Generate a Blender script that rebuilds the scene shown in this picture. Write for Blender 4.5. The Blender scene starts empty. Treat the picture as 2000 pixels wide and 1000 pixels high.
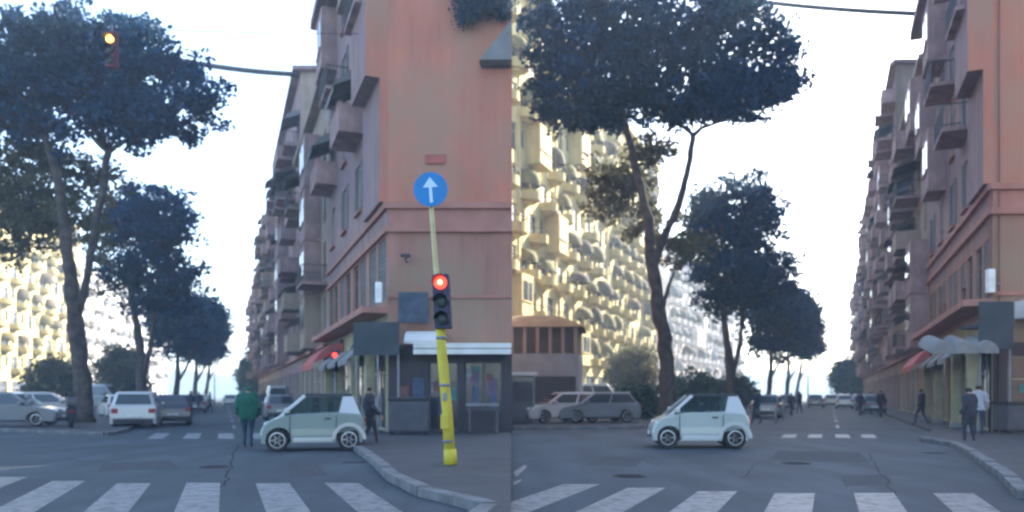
import bpy, bmesh, math, random
import numpy as np
from mathutils import Vector, Matrix
random.seed(7); rng = np.random.default_rng(7)
PI = math.pi; R = math.radians
SC = bpy.context.scene
COL = SC.collection
# ------------------------------------------------------------------ camera, sky, sun, exposure
F = 1500.0; HY = 770.0; CH = 1.5
cam_d = bpy.data.cameras.new('camera'); cam = bpy.data.objects.new('camera', cam_d); COL.objects.link(cam)
cam.location = (0, 0, CH); cam.rotation_euler = (PI/2, 0, 0)
cam_d.sensor_width = 36; cam_d.lens = 36*F/2000; cam_d.shift_y = (HY-500)/2000
cam_d.clip_start = .1; cam_d.clip_end = 4000
cam_d.dof.use_dof = True; cam_d.dof.focus_distance = 9.0
cam_d.dof.aperture_fstop = cam_d.lens/1000/(2*.016)
SC.camera = cam
SUN_AZ = (0.72, 0.69); SUN_EL = 30.0
w = bpy.data.worlds.new('World'); SC.world = w; w.use_nodes = True
nt = w.node_tree; nt.nodes.clear()
sky = nt.nodes.new('ShaderNodeTexSky'); sky.sky_type = 'NISHITA'; sky.sun_disc = False
sky.sun_elevation = R(SUN_EL); sky.sun_rotation = math.atan2(SUN_AZ[0], SUN_AZ[1])
sky.air_density = 1.0; sky.dust_density = 1.6; sky.ozone_density = 1.6
bg = nt.nodes.new('ShaderNodeBackground'); bg.inputs[1].default_value = .15
wo = nt.nodes.new('ShaderNodeOutputWorld')
nt.links.new(sky.outputs[0], bg.inputs[0]); nt.links.new(bg.outputs[0], wo.inputs[0])
sd = bpy.data.lights.new('sun', 'SUN'); sd.energy = 5.0; sd.angle = R(.5); sd.color = (1, .93, .80)
sun = bpy.data.objects.new('sun', sd); COL.objects.link(sun)
_d = Vector((SUN_AZ[0]*math.cos(R(SUN_EL)), SUN_AZ[1]*math.cos(R(SUN_EL)), math.sin(R(SUN_EL))))
sun.rotation_euler = _d.to_track_quat('Z', 'Y').to_euler()
vs = SC.view_settings; vs.view_transform = 'Standard'; vs.look = 'None'; vs.gamma = 1; vs.use_curve_mapping = False
vs.exposure = 2.25
SC.render.filter_size = 2.2
SC.cycles.filter_width = 2.2
SC.cycles.volume_bounces = 1
SC.cycles.max_bounces = 6
SC.cycles.transparent_max_bounces = 12
SC.cycles.use_denoising = True
# ------------------------------------------------------------------ materials
MATS = {}
def mat(name, col, rough=.8, var=.18, scale=3.0, metal=0, spec=.3, bump=.0, emit=None, estr=0, streak=0, col2=None, alpha=None, trans=0, coat=0):
    if name in MATS: return MATS[name]
    m = bpy.data.materials.new(name); m.use_nodes = True; t = m.node_tree; N = t.nodes; L = t.links
    b = N['Principled BSDF']
    b.inputs['Roughness'].default_value = rough; b.inputs['Metallic'].default_value = metal
    b.inputs['Specular IOR Level'].default_value = spec
    if coat: b.inputs['Coat Weight'].default_value = coat; b.inputs['Coat Roughness'].default_value = .06
    tc = N.new('ShaderNodeTexCoord')
    n1 = N.new('ShaderNodeTexNoise'); n1.inputs['Scale'].default_value = scale; n1.inputs['Detail'].default_value = 6
    L.new(tc.outputs['Object'], n1.inputs['Vector'])
    cr = N.new('ShaderNodeValToRGB')
    lo = [c*(1-var) for c in col]; hi = [min(1, c*(1+var)) for c in col]
    cr.color_ramp.elements[0].position = .3; cr.color_ramp.elements[0].color = (*lo, 1)
    cr.color_ramp.elements[1].position = .72; cr.color_ramp.elements[1].color = (*hi, 1)
    L.new(n1.outputs[0], cr.inputs[0]); out = cr.outputs[0]
    if streak:
        mp = N.new('ShaderNodeMapping'); mp.inputs['Scale'].default_value = (1.3, 1.3, .12)
        n2 = N.new('ShaderNodeTexNoise'); n2.inputs['Scale'].default_value = 1.1; n2.inputs['Detail'].default_value = 8; n2.inputs['Roughness'].default_value = .65
        L.new(tc.outputs['Object'], mp.inputs[0]); L.new(mp.outputs[0], n2.inputs['Vector'])
        c2 = N.new('ShaderNodeValToRGB'); c2.color_ramp.elements[0].position = .35; c2.color_ramp.elements[0].color = (1-streak,)*3+(1,)
        c2.color_ramp.elements[1].position = .62; c2.color_ramp.elements[1].color = (1, 1, 1, 1)
        L.new(n2.outputs[0], c2.inputs[0])
        mx = N.new('ShaderNodeMix'); mx.data_type = 'RGBA'; mx.blend_type = 'MULTIPLY'; mx.inputs['Factor'].default_value = 1
        L.new(out, mx.inputs['A']); L.new(c2.outputs[0], mx.inputs['B']); out = mx.outputs['Result']
    if col2:
        n4 = N.new('ShaderNodeTexNoise'); n4.inputs['Scale'].default_value = .22; n4.inputs['Detail'].default_value = 7; n4.inputs['Roughness'].default_value = .6
        L.new(tc.outputs['Object'], n4.inputs['Vector']); c4 = N.new('ShaderNodeValToRGB'); c4.color_ramp.elements[0].position = .42; c4.color_ramp.elements[1].position = .60
        L.new(n4.outputs[0], c4.inputs[0]); m4 = N.new('ShaderNodeMix'); m4.data_type = 'RGBA'; L.new(c4.outputs[0], m4.inputs['Factor']); L.new(out, m4.inputs['A']); m4.inputs['B'].default_value = (*col2, 1); out = m4.outputs['Result']
    L.new(out, b.inputs['Base Color'])
    if bump:
        n3 = N.new('ShaderNodeTexNoise'); n3.inputs['Scale'].default_value = scale*14; n3.inputs['Detail'].default_value = 4
        L.new(tc.outputs['Object'], n3.inputs['Vector'])
        bp = N.new('ShaderNodeBump'); bp.inputs['Strength'].default_value = bump; bp.inputs['Distance'].default_value = .02
        L.new(n3.outputs[0], bp.inputs['Height']); L.new(bp.outputs[0], b.inputs['Normal'])
    if emit: b.inputs['Emission Color'].default_value = (*emit, 1); b.inputs['Emission Strength'].default_value = estr
    if trans: b.inputs['Transmission Weight'].default_value = trans; b.inputs['IOR'].default_value = 1.05
    MATS[name] = m; return m
def leafmat(name, col, col2, sc=.55):
    m = bpy.data.materials.new(name); m.use_nodes = True; t = m.node_tree; N = t.nodes; L = t.links
    b = N['Principled BSDF']; b.inputs['Roughness'].default_value = .7; b.inputs['Specular IOR Level'].default_value = .15
    tc = N.new('ShaderNodeTexCoord'); n1 = N.new('ShaderNodeTexNoise'); n1.inputs['Scale'].default_value = sc; n1.inputs['Detail'].default_value = 5
    L.new(tc.outputs['Object'], n1.inputs['Vector']); cr = N.new('ShaderNodeValToRGB')
    cr.color_ramp.elements[0].position = .36; cr.color_ramp.elements[0].color = (*col, 1)
    cr.color_ramp.elements[1].position = .66; cr.color_ramp.elements[1].color = (*col2, 1)
    L.new(n1.outputs[0], cr.inputs[0]); L.new(cr.outputs[0], b.inputs['Base Color'])
    tr = N.new('ShaderNodeBsdfTranslucent'); L.new(cr.outputs[0], tr.inputs[0])
    mx = N.new('ShaderNodeMixShader'); mx.inputs[0].default_value = .25
    L.new(b.outputs[0], mx.inputs[1]); L.new(tr.outputs[0], mx.inputs[2]); L.new(mx.outputs[0], N['Material Output'].inputs[0])
    MATS[name] = m; return m
def roadmat():
    m = bpy.data.materials.new('asphalt'); m.use_nodes = True; t = m.node_tree; N = t.nodes; L = t.links
    b = N['Principled BSDF']; b.inputs['Roughness'].default_value = .8; b.inputs['Specular IOR Level'].default_value = .2
    tc = N.new('ShaderNodeTexCoord')
    def noise(s, d, sc=None):
        n = N.new('ShaderNodeTexNoise'); n.inputs['Scale'].default_value = s; n.inputs['Detail'].default_value = d
        if sc:
            mp = N.new('ShaderNodeMapping'); mp.inputs['Scale'].default_value = sc; L.new(tc.outputs['Object'], mp.inputs[0]); L.new(mp.outputs[0], n.inputs['Vector'])
        else: L.new(tc.outputs['Object'], n.inputs['Vector'])
        return n
    a = noise(.35, 5); c = noise(45, 3); st = noise(.8, 5, (1.6, .25, 1))
    cr = N.new('ShaderNodeValToRGB'); cr.color_ramp.elements[0].position = .3; cr.color_ramp.elements[0].color = (.037, .050, .061, 1)
    cr.color_ramp.elements[1].position = .7; cr.color_ramp.elements[1].color = (.055, .072, .087, 1)
    L.new(a.outputs[0], cr.inputs[0])
    def mul(x, y, lo, hi, p0=.35, p1=.65):
        c2 = N.new('ShaderNodeValToRGB'); c2.color_ramp.elements[0].position = p0; c2.color_ramp.elements[0].color = (lo, lo, lo, 1)
        c2.color_ramp.elements[1].position = p1; c2.color_ramp.elements[1].color = (hi, hi, hi, 1); L.new(y, c2.inputs[0])
        mx = N.new('ShaderNodeMix'); mx.data_type = 'RGBA'; mx.blend_type = 'MULTIPLY'; mx.inputs['Factor'].default_value = 1
        L.new(x, mx.inputs['A']); L.new(c2.outputs[0], mx.inputs['B']); return mx.outputs['Result']
    o = mul(cr.outputs[0], c.outputs[0], .7, 1.3); o = mul(o, st.outputs[0], .8, 1.12)
    L.new(o, b.inputs['Base Color'])
    bp = N.new('ShaderNodeBump'); bp.inputs['Strength'].default_value = .35; bp.inputs['Distance'].default_value = .01
    L.new(c.outputs[0], bp.inputs['Height']); L.new(bp.outputs[0], b.inputs['Normal'])
    return m
def paintmat():
    m = bpy.data.materials.new('worn_road_paint'); m.use_nodes = True; t = m.node_tree; N = t.nodes; L = t.links
    b = N['Principled BSDF']; b.inputs['Roughness'].default_value = .6
    tc = N.new('ShaderNodeTexCoord'); n = N.new('ShaderNodeTexNoise'); n.inputs['Scale'].default_value = 5; n.inputs['Detail'].default_value = 9; n.inputs['Roughness'].default_value = .7
    L.new(tc.outputs['Object'], n.inputs['Vector']); cr = N.new('ShaderNodeValToRGB')
    cr.color_ramp.elements[0].position = .39; cr.color_ramp.elements[0].color = (.06, .068, .075, 1)
    cr.color_ramp.elements[1].position = .55; cr.color_ramp.elements[1].color = (.17, .18, .185, 1)
    L.new(n.outputs[0], cr.inputs[0]); L.new(cr.outputs[0], b.inputs['Base Color']); return m
M = {}
M['asphalt'] = roadmat(); M['paint'] = paintmat()
M['pave'] = mat('pavement_asphalt', (.05, .052, .057), .85, .2, 1.2, bump=.3)
M['kerb'] = mat('travertine_kerb', (.115, .12, .125), .85, .35, 2.5, bump=.3)
M['ground'] = mat('earth', (.10, .10, .085), .9)
M['orange'] = mat('orange_plaster', (.56, .19, .125), .9, .12, .5, bump=.3, streak=.25, col2=(.37, .20, .135))
M['orange2'] = mat('brown_plaster', (.38, .185, .135), .9, .14, .6, bump=.3, streak=.3, col2=(.27, .19, .13))
M['band'] = mat('cornice_plaster', (.36, .17, .13), .85, .15, 1.5)
M['mauve'] = mat('mauve_plaster', (.36, .235, .215), .9, .2, .6, bump=.3, streak=.4, col2=(.22, .15, .16))
M['tan'] = mat('tan_plaster', (.42, .31, .23), .9, .2, .6, bump=.3, streak=.4, col2=(.26, .19, .17))
M['grey'] = mat('grey_plaster', (.34, .26, .205), .9, .2, .6, bump=.3, streak=.3)
M['rose'] = mat('rose_plaster', (.27, .165, .15), .9, .2, .6, bump=.3, streak=.3)
M['cream'] = mat('cream_plaster', (.62, .52, .24), .9, .1, .6, bump=.2, streak=.12)
M['white_wall'] = mat('white_plaster', (.76, .71, .66), .9, .12, .6, bump=.2, streak=.12)
M['glass'] = mat('dark_window_glass', (.03, .035, .045), .12, .3, .4, spec=.6)
M['frame'] = mat('pale_window_frame', (.38, .36, .33), .6)
M['shutter'] = mat('grey_shutter', (.13, .125, .13), .7, .25, 2)
M['shutter_b'] = mat('brown_shutter', (.13, .075, .055), .7, .25, 2)
M['rail'] = mat('iron_rail', (.05, .05, .055), .6)
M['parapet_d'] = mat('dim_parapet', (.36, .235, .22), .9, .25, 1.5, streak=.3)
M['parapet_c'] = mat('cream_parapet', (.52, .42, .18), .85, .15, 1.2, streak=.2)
M['awn_olive'] = mat('olive_awning_canvas', (.15, .125, .045), .9, .25, 1.5)
M['awn_brown'] = mat('brown_awning_canvas', (.10, .078, .05), .9, .25, 1.5)
M['awn_grey'] = mat('grey_awning_canvas', (.19, .19, .19), .9, .2, 1.5)
M['awn_white'] = mat('white_awning_canvas', (.62, .61, .58), .8, .1, 1.5)
M['awn_red'] = mat('red_awning_canvas', (.42, .10, .09), .85, .2, 1.5)
M['awn_dark'] = mat('dark_awning_canvas', (.045, .058, .066), .85, .25, 1.5)
M['yellow_wall'] = mat('yellow_shop_plaster', (.36, .33, .21), .85, .2, 1.5, streak=.25)
M['purple'] = mat('purple_shopfront', (.035, .028, .034), .5, .25, 1.5)
M['roof'] = mat('roof_tile', (.17, .12, .10), .9, .25, 3)
M['bark'] = mat('pine_bark', (.085, .066, .055), .95, .5, 3, bump=1.0, streak=.4)
M['leaf'] = leafmat('pine_needles', (.022, .046, .052), (.014, .066, .150), .16)
M['leaf_o'] = leafmat('olive_foliage', (.08, .08, .04), (.15, .14, .07))
M['leaf_g'] = leafmat('hedge_foliage', (.035, .07, .05), (.06, .11, .07))
M['tyre'] = mat('tyre_rubber', (.02, .02, .022), .85)
M['rim'] = mat('wheel_alloy', (.42, .43, .45), .35, .1, 4, metal=.7)
M['carglass'] = mat('car_glass', (.025, .035, .04), .06, .2, .5, spec=.8)
M['silver'] = mat('silver_paint', (.42, .42, .42), .35, .05, 1, metal=.4, coat=.6)
M['white_p'] = mat('white_car_paint', (.48, .48, .47), .35, .04, 1, coat=.7)
M['pearl'] = mat('pearl_car_paint', (.36, .40, .38), .35, .05, 1, coat=.7)
M['dimgreen'] = mat('pale_green_car_paint', (.20, .25, .225), .4, .06, 1, coat=.6)
M['dark_p'] = mat('dark_car_paint', (.035, .04, .065), .3, .1, 1, coat=.8)
M['grey_p'] = mat('grey_car_paint', (.14, .15, .16), .35, .1, 1, coat=.7)
M['red_p'] = mat('red_car_paint', (.22, .04, .035), .35, .1, 1, coat=.7)
M['blue_p'] = mat('blue_car_paint', (.05, .10, .18), .35, .1, 1, coat=.7)
M['plastic'] = mat('black_plastic', (.03, .03, .035), .6)
M['lampglass'] = mat('headlamp_glass', (.6, .62, .62), .1, .1, 3, spec=.7)
M['taillight'] = mat('taillight_red', (.28, .02, .02), .25)
M['plate'] = mat('plate_white', (.6, .6, .58), .6, .05)
M['yellow'] = mat('yellow_pole_paint', (.58, .47, .045), .6, .18, 3, streak=.25)
M['palepole'] = mat('faded_pole_paint', (.50, .42, .22), .7, .18, 3)
M['signal'] = mat('signal_housing', (.03, .035, .07), .6)
M['redlamp'] = mat('red_signal_lamp', (.8, .05, .02), .4, emit=(1, .035, .02), estr=1.1)
M['redcore'] = mat('red_signal_core', (.9, .4, .2), .4, emit=(1, .40, .2), estr=1.0)
M['amberlamp'] = mat('amber_signal_lamp', (.9, .5, .1), .4, emit=(1, .46, .06), estr=1.6)
M['lens_off'] = mat('unlit_lens', (.03, .04, .04), .3)
M['signblue'] = mat('blue_sign_face', (.012, .19, .46), .5, .06, 2)
M['signarrow'] = mat('arrow_white', (.50, .66, .78), .5, .05, 2)
M['signback'] = mat('sign_back', (.3, .3, .32), .5, metal=.4)
M['skin'] = mat('skin', (.42, .25, .18), .6, .1)
M['hair'] = mat('dark_hair', (.02, .016, .014), .8)
M['green_j'] = mat('green_jacket', (.008, .085, .058), .85, .25, 5)
M['navy'] = mat('navy_cloth', (.03, .038, .065), .9, .25, 5)
M['darkj'] = mat('dark_coat', (.035, .035, .045), .9, .25, 5)
M['jeans'] = mat('dark_jeans', (.022, .045, .07), .9, .2, 6)
M['shoe'] = mat('shoe', (.02, .02, .02), .6)
M['whitej'] = mat('white_shirt', (.33, .34, .37), .9)
M['steel'] = mat('weathered_steel', (.20, .21, .22), .6, .2, 3, metal=.3)
M['concrete'] = mat('concrete', (.24, .25, .26), .9, .2, 1)
M['bin'] = mat('bin_grey', (.07, .07, .08), .7)
M['sky_hill'] = mat('far_hill', (.10, .14, .10), .95, .2, .02)
M['panel_w'] = mat('white_panel', (.75, .75, .72), .6)
# ------------------------------------------------------------------ helpers
def P(px, py, Y): return Vector(((px-1000)*Y/F, Y, CH+(HY-py)*Y/F))
def G(px, py): Y = F*CH/(py-HY); return Vector(((px-1000)*Y/F, Y, 0))
VA, VB = 437.0, 1620.0
KA, KB = (VA-1000)/F, (VB-1000)/F
def uA(u, Y): return Vector((u+KA*Y, Y, 0))
def uB(u, Y): return Vector((u+KB*Y, Y, 0))
def tag(o, label=None, cat=None, group=None, kind=None):
    for k, v in (('label', label), ('category', cat), ('group', group), ('kind', kind)):
        if v: o[k] = v
    return o
def empty(name, loc=(0, 0, 0), rz=0, label=None, cat=None, group=None, kind=None, parent=None):
    o = bpy.data.objects.new(name, None); COL.objects.link(o); o.location = loc; o.rotation_euler = (0, 0, rz)
    o.empty_display_size = .3
    if parent: o.parent = parent
    return tag(o, label, cat, group, kind)
def link(name, me, parent=None, loc=(0, 0, 0), rz=0, rot=None):
    o = bpy.data.objects.new(name, me); COL.objects.link(o); o.location = loc
    o.rotation_euler = rot if rot else (0, 0, rz)
    if parent: o.parent = parent
    return o
def mesh(bm, mats, smooth=False, name='mesh'):
    me = bpy.data.meshes.new(name)
    bmesh.ops.recalc_face_normals(bm, faces=bm.faces)
    if smooth:
        for f in bm.faces: f.smooth = True
    bm.to_mesh(me); bm.free()
    for m in (mats if isinstance(mats, (list, tuple)) else [mats]): me.materials.append(M[m] if isinstance(m, str) else m)
    return me
def box(bm, x0, x1, y0, y1, z0, z1, mi=0, bev=0):
    vs_ = [bm.verts.new((x, y, z)) for z in (z0, z1) for y in (y0, y1) for x in (x0, x1)]
    fs = []
    for a in ((0, 1, 3, 2), (4, 6, 7, 5), (0, 4, 5, 1), (2, 3, 7, 6), (0, 2, 6, 4), (1, 5, 7, 3)):
        f = bm.faces.new([vs_[i] for i in a]); f.material_index = mi; fs.append(f)
    if bev:
        es = list({e for f in fs for e in f.edges})
        bmesh.ops.bevel(bm, geom=es, offset=bev, segments=2, affect='EDGES', profile=.6)
def B(): return bmesh.new()
def boxme(x0, x1, y0, y1, z0, z1, m, bev=0):
    bm = B(); box(bm, x0, x1, y0, y1, z0, z1, 0, bev); return mesh(bm, m)
def prism(bm, pts, z0, z1, mi=0):
    a = [bm.verts.new((p[0], p[1], z0)) for p in pts]; b = [bm.verts.new((p[0], p[1], z1)) for p in pts]
    n = len(pts)
    for f in (a[::-1], b): bm.faces.new(f).material_index = mi
    for i in range(n): bm.faces.new((a[i], a[(i+1) % n], b[(i+1) % n], b[i])).material_index = mi
def tube(bm, pts, rad, n=8, mi=0, cap=True):
    pts = [Vector(p) for p in pts]; rings = []
    for i, p in enumerate(pts):
        d = (pts[min(i+1, len(pts)-1)]-pts[max(i-1, 0)]).normalized()
        a = d.orthogonal().normalized() if abs(d.z) < .9 else Vector((1, 0, 0)).cross(d).normalized()
        if abs(d.z) < .9: a = d.cross(Vector((0, 0, 1))).normalized()
        c = d.cross(a).normalized(); r = rad[i] if isinstance(rad, (list, tuple)) else rad
        rings.append([bm.verts.new(p+r*(math.cos(2*PI*k/n)*a+math.sin(2*PI*k/n)*c)) for k in range(n)])
    for A_, C_ in zip(rings, rings[1:]):
        # align ring start to limit twist
        best = min(range(n), key=lambda s: sum((A_[k].co-C_[(k+s) % n].co).length for k in range(0, n, 2)))
        for k in range(n):
            f = bm.faces.new((A_[k], A_[(k+1) % n], C_[(k+1+best) % n], C_[(k+best) % n])); f.material_index = mi; f.smooth = True
    if cap:
        bm.faces.new(rings[0][::-1]).material_index = mi; bm.faces.new(rings[-1]).material_index = mi
def lathe_y(bm, prof, n=24, mi=0):   # profile (y, r) about Y axis
    rings = [[bm.verts.new((r*math.cos(2*PI*k/n), y, r*math.sin(2*PI*k/n))) for k in range(n)] for y, r in prof]
    for a, b in zip(rings, rings[1:]):
        for k in range(n): bm.faces.new((a[k], a[(k+1) % n], b[(k+1) % n], b[k])).material_index = mi
    bm.faces.new(rings[0][::-1]).material_index = mi; bm.faces.new(rings[-1]).material_index = mi
def copy_tree(o, parent=None, depth=0):
    c = o.copy(); COL.objects.link(c)
    if parent is not None: c.parent = parent
    if depth < 3:
        for ch in list(o.children): copy_tree(ch, c, depth+1)
    return c
# ------------------------------------------------------------------ ground, roads, pavements
def sheet(name, pts, z, m, kind='structure'):
    bm = B(); bm.faces.new([bm.verts.new((p[0], p[1], z)) for p in pts]); me = mesh(bm, m)
    for p in me.polygons:
        if p.normal.z < 0: me.flip_normals(); break
    o = link(name, me); o['kind'] = kind; return o
sheet('ground', [(-420, -60), (420, -60), (420, 690), (-420, 690)], -.02, 'ground')
sheet('road', [(-140, -30), (140, -30), (260, 560), (-300, 560)], 0, 'asphalt')
def pavement(name, outline, kerbpath, h=.12, m='pave', kw=.22, nmax=70):
    bm = B(); prism(bm, [(p[0], p[1]) for p in outline], -.01, h); o = link(name, mesh(bm, m)); o['kind'] = 'structure'
    # kerb stones as separate pieces
    n = 0; share = {}
    for a, b in zip(kerbpath, kerbpath[1:]):
        a = Vector((a[0], a[1], 0)); b = Vector((b[0], b[1], 0)); L = (b-a).length; k = max(1, round(L/1.15)); st = L/k
        ang = math.atan2((b-a).y, (b-a).x)
        for i in range(k):
            n += 1
            if n > nmax: return o
            key = round(st, 2)
            if key not in share:
                share[key] = [boxme(.012, key-.012, -kw*.6, kw*.4, -.015, h+.012+j*.008, 'kerb', .018) for j in range(3)]
            link('kerb_stone', random.choice(share[key]), o, (a+(b-a)*(i/k)).to_tuple(), ang)
    return o
# wedge pavement between the two streets: left kerb curves, right kerb on the line X = 0
kl = [G(1000, 1060)+Vector((-.6, 0, 0)), G(960, 1003), G(900, 985), G(830, 968), G(770, 938), G(735, 905), G(700, 880), G(684, 868)]
kl = [Vector((p.x, p.y, 0)) for p in kl]
far = [uA(4.3, 30), uA(4.3, 60), uA(4.3, 200)]
pavement('corner_pavement', [(-.02, 3.4)]+[(p.x, p.y) for p in kl]+[(p.x, p.y) for p in far]+[(uA(30, 200).x, 200), (-.02, 40)],
         [(p.x, p.y) for p in reversed(kl)]+[(-.16, 3.5)], nmax=40)
kr = [G(2000, 975), G(1960, 935), G(1900, 892), G(1862, 872), G(1800, 862)]
pavement('right_pavement', [(p.x, p.y) for p in kr[::-1]]+[(40, kr[0].y-2), (70, 60), (uB(26, 200).x, 200), (uB(4.0, 200).x, 200), (uB(4.0, 30).x, 30)],
         [(p.x, p.y) for p in kr], nmax=40)
ia = [uA(-3.9, 31), uA(-4.1, 28.2), G(205, 851), G(100, 848), G(0, 843), G(-150, 838)]
pavement('left_island', [(p.x, p.y) for p in ia]+[(-52, 42), (uA(-26, 170).x, 170), (uA(-4.2, 170).x, 170)], [(p.x, p.y) for p in ia], nmax=40)
ib = [uB(-6.6, 44), uB(-6.9, 35.2), G(1245, 838), G(1150, 839), G(1003, 840)]
pavement('right_island', [(p.x, p.y) for p in ib]+[(-1.0, 33), (-5, 48), (uB(-22, 170).x, 170), (uB(-7, 170).x, 170)], [(p.x, p.y) for p in ib], nmax=40)
def flat(name, parent, pts, z, m):
    bm = B(); bm.faces.new([bm.verts.new((p[0], p[1], z)) for p in pts]); me = mesh(bm, m)
    for p in me.polygons:
        if p.normal.z < 0: me.flip_normals()
    return link(name, me, parent)
ROAD = bpy.data.objects['road']
M['patch'] = mat('asphalt_repair', (.036, .044, .052), .9, .25, 6, bump=.3); M['tar'] = mat('tar_crack', (.016, .018, .022), .95, spec=.1)
M['iron'] = mat('cast_iron', (.03, .032, .036), .8, .3, 8, spec=.2, bump=.5)
for a, b, c, d in (((200, 905), (330, 899), (352, 915), (190, 921)), ((1180, 890), (1262, 893), (1240, 912), (1142, 908)), ((1520, 880), (1680, 884), (1700, 905), (1500, 898)), ((560, 905), (618, 903), (640, 930), (566, 934)), ((1640, 930), (1730, 926), (1745, 945), (1650, 950))):
    flat('repair_patch', ROAD, [G(*q) for q in (a, b, c, d)], .0015, 'patch')
for pth in ([(20, 905), (120, 896), (190, 903), (330, 889), (430, 893)], [(1030, 900), (1100, 905), (1150, 896), (1260, 900), (1300, 912)], [(1450, 935), (1480, 905), (1540, 892), (1600, 880)], [(400, 1000), (425, 960), (447, 925), (452, 890), (470, 860)], [(1760, 1000), (1740, 950), (1712, 915), (1690, 880)]):
    pts = []
    for q, r_ in zip(pth, pth[1:]):
        for k in range(6): t_ = k/6; pts.append(G(q[0]+(r_[0]-q[0])*t_, q[1]+(r_[1]-q[1])*t_)+Vector((random.uniform(-.05, .05), random.uniform(-.08, .08), 0)))
    bm = B(); a = [bm.verts.new((p.x-.013, p.y, .0025)) for p in pts]; b = [bm.verts.new((p.x+.013, p.y+.02, .0025)) for p in pts]
    for i in range(len(pts)-1): bm.faces.new((a[i], a[i+1], b[i+1], b[i]))
    link('crack', mesh(bm, 'tar'), ROAD)
for q in ((420, 912), (1555, 905), (1230, 930)):
    c = G(*q); bm = B(); prism(bm, [(.31*math.cos(2*PI*k/20), .31*math.sin(2*PI*k/20)) for k in range(20)], .0, .006)
    for i in range(-2, 3): box(bm, -.22, .22, i*.1-.015, i*.1+.015, .0065, .011)
    link('manhole_cover', mesh(bm, 'iron'), ROAD, c.to_tuple())
for q in ((705, 903), (1838, 885)):
    c = G(*q); bm = B(); box(bm, -.25, .25, -.17, .17, .0, .006)
    for i in range(6): box(bm, -.2+i*.075, -.17+i*.075, -.13, .13, .0065, .010)
    link('drain_grate', mesh(bm, 'iron'), ROAD, (c.x-.15, c.y, 0))
def stripe(parent, pts):
    bm = B(); bm.faces.new([bm.verts.new((p[0], p[1], .004)) for p in pts]); me = mesh(bm, 'paint')
    for p in me.polygons:
        if p.normal.z < 0: me.flip_normals()
    link('stripe', me, parent)
def crossing(us, wdt, Y0, Y1, f, slope=0, label=''):
    e = empty('crosswalk', (0, 0, 0)); e['kind'] = 'structure'
    for u in us:
        j = random.uniform(-.03, .03); y1 = (Y1(u) if callable(Y1) else Y1)+random.uniform(-.06, .06)
        a, b, c, d = f(u+j, Y0), f(u+wdt+j, Y0), f(u+wdt, y1), f(u, y1)
        stripe(e, [a, b, c, d])
crossing([-.63+1.165*k for k in (-4, -3, -2, -1, 0, 1, 2)], .57, 8.6, lambda u: 12.95+max(0, -u-2.2)*.5, uA)
crossing([.37+1.2*k for k in (-4, -3, -2, -1, 0, 1)], .61, 7.8, lambda u: 11.6+max(0, -u-1.5)*.42, uB)
stripe(empty('crosswalk', kind='structure'), [G(1962, 935), G(2010, 968), G(2010, 925), G(1978, 925)])
crossing([-2.6+1.2*k for k in range(0, 4)], .55, 25.8, 29.5, uA)
crossing([-1.7+.95*k for k in range(0, 4)], .5, 26.4, 28.6, uB)
e = empty('stop_line', kind='structure'); stripe(e, [G(1003, 922), G(1025, 908), G(1030, 912), G(1008, 932)]); stripe(e, [G(1003, 942), G(1018, 936), G(1018, 940), G(1003, 948)])
e = empty('lane_line', kind='structure')
for Y in range(34, 130, 8):
    for f, u in ((uA, .4), (uB, .3)): stripe(e, [f(u, Y), f(u+.14, Y), f(u+.14, Y+3), f(u, Y+3)])
# ------------------------------------------------------------------ building kit
_mc = {}
def cached(key, fn):
    if key not in _mc: _mc[key] = fn()
    return _mc[key]
def window_me(w_, h_, fm):
    def f():
        bm = B(); t = .07
        box(bm, 0, w_, -.20, -.10, 0, t); box(bm, 0, w_, -.20, -.10, h_-t, h_)
        box(bm, 0, t, -.20, -.10, t, h_-t); box(bm, w_-t, w_, -.20, -.10, t, h_-t)
        box(bm, w_/2-.035, w_/2+.035, -.19, -.11, t, h_-t)
        if h_ > 1.9: box(bm, t, w_/2-.035, -.185, -.115, h_*.68, h_*.68+.05); box(bm, w_/2+.035, w_-t, -.185, -.115, h_*.68, h_*.68+.05)
        return mesh(bm, fm)
    return cached(('win', w_, h_, fm), f)
def pane_me(w_, h_): return cached(('pane', w_, h_), lambda: boxme(.05, w_-.05, -.17, -.14, .05, h_-.05, 'glass'))
def sill_me(w_, m): return cached(('sill', w_, m), lambda: boxme(-.12, w_+.12, .002, .16, -.12, -.002, m))
def shutter_me(w_, h_, m):
    def f():
        bm = B(); n = int(h_/.16)
        box(bm, 0, w_, -.09, -.05, 0, h_)
        for i in range(n): box(bm, .03, w_-.03, -.052, -.025, i*h_/n+.02, (i+.72)*h_/n)
        return mesh(bm, m)
    return cached(('shut', w_, h_, m), f)
def leaf_shutter_me(h_, m):
    def f():
        bm = B(); box(bm, -.5, 0, .01, .045, 0, h_); n = int(h_/.2)
        for i in range(n): box(bm, -.45, -.05, .046, .06, i*h_/n+.04, (i+.6)*h_/n)
        return mesh(bm, m)
    return cached(('leafshut', h_, m), f)
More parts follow.
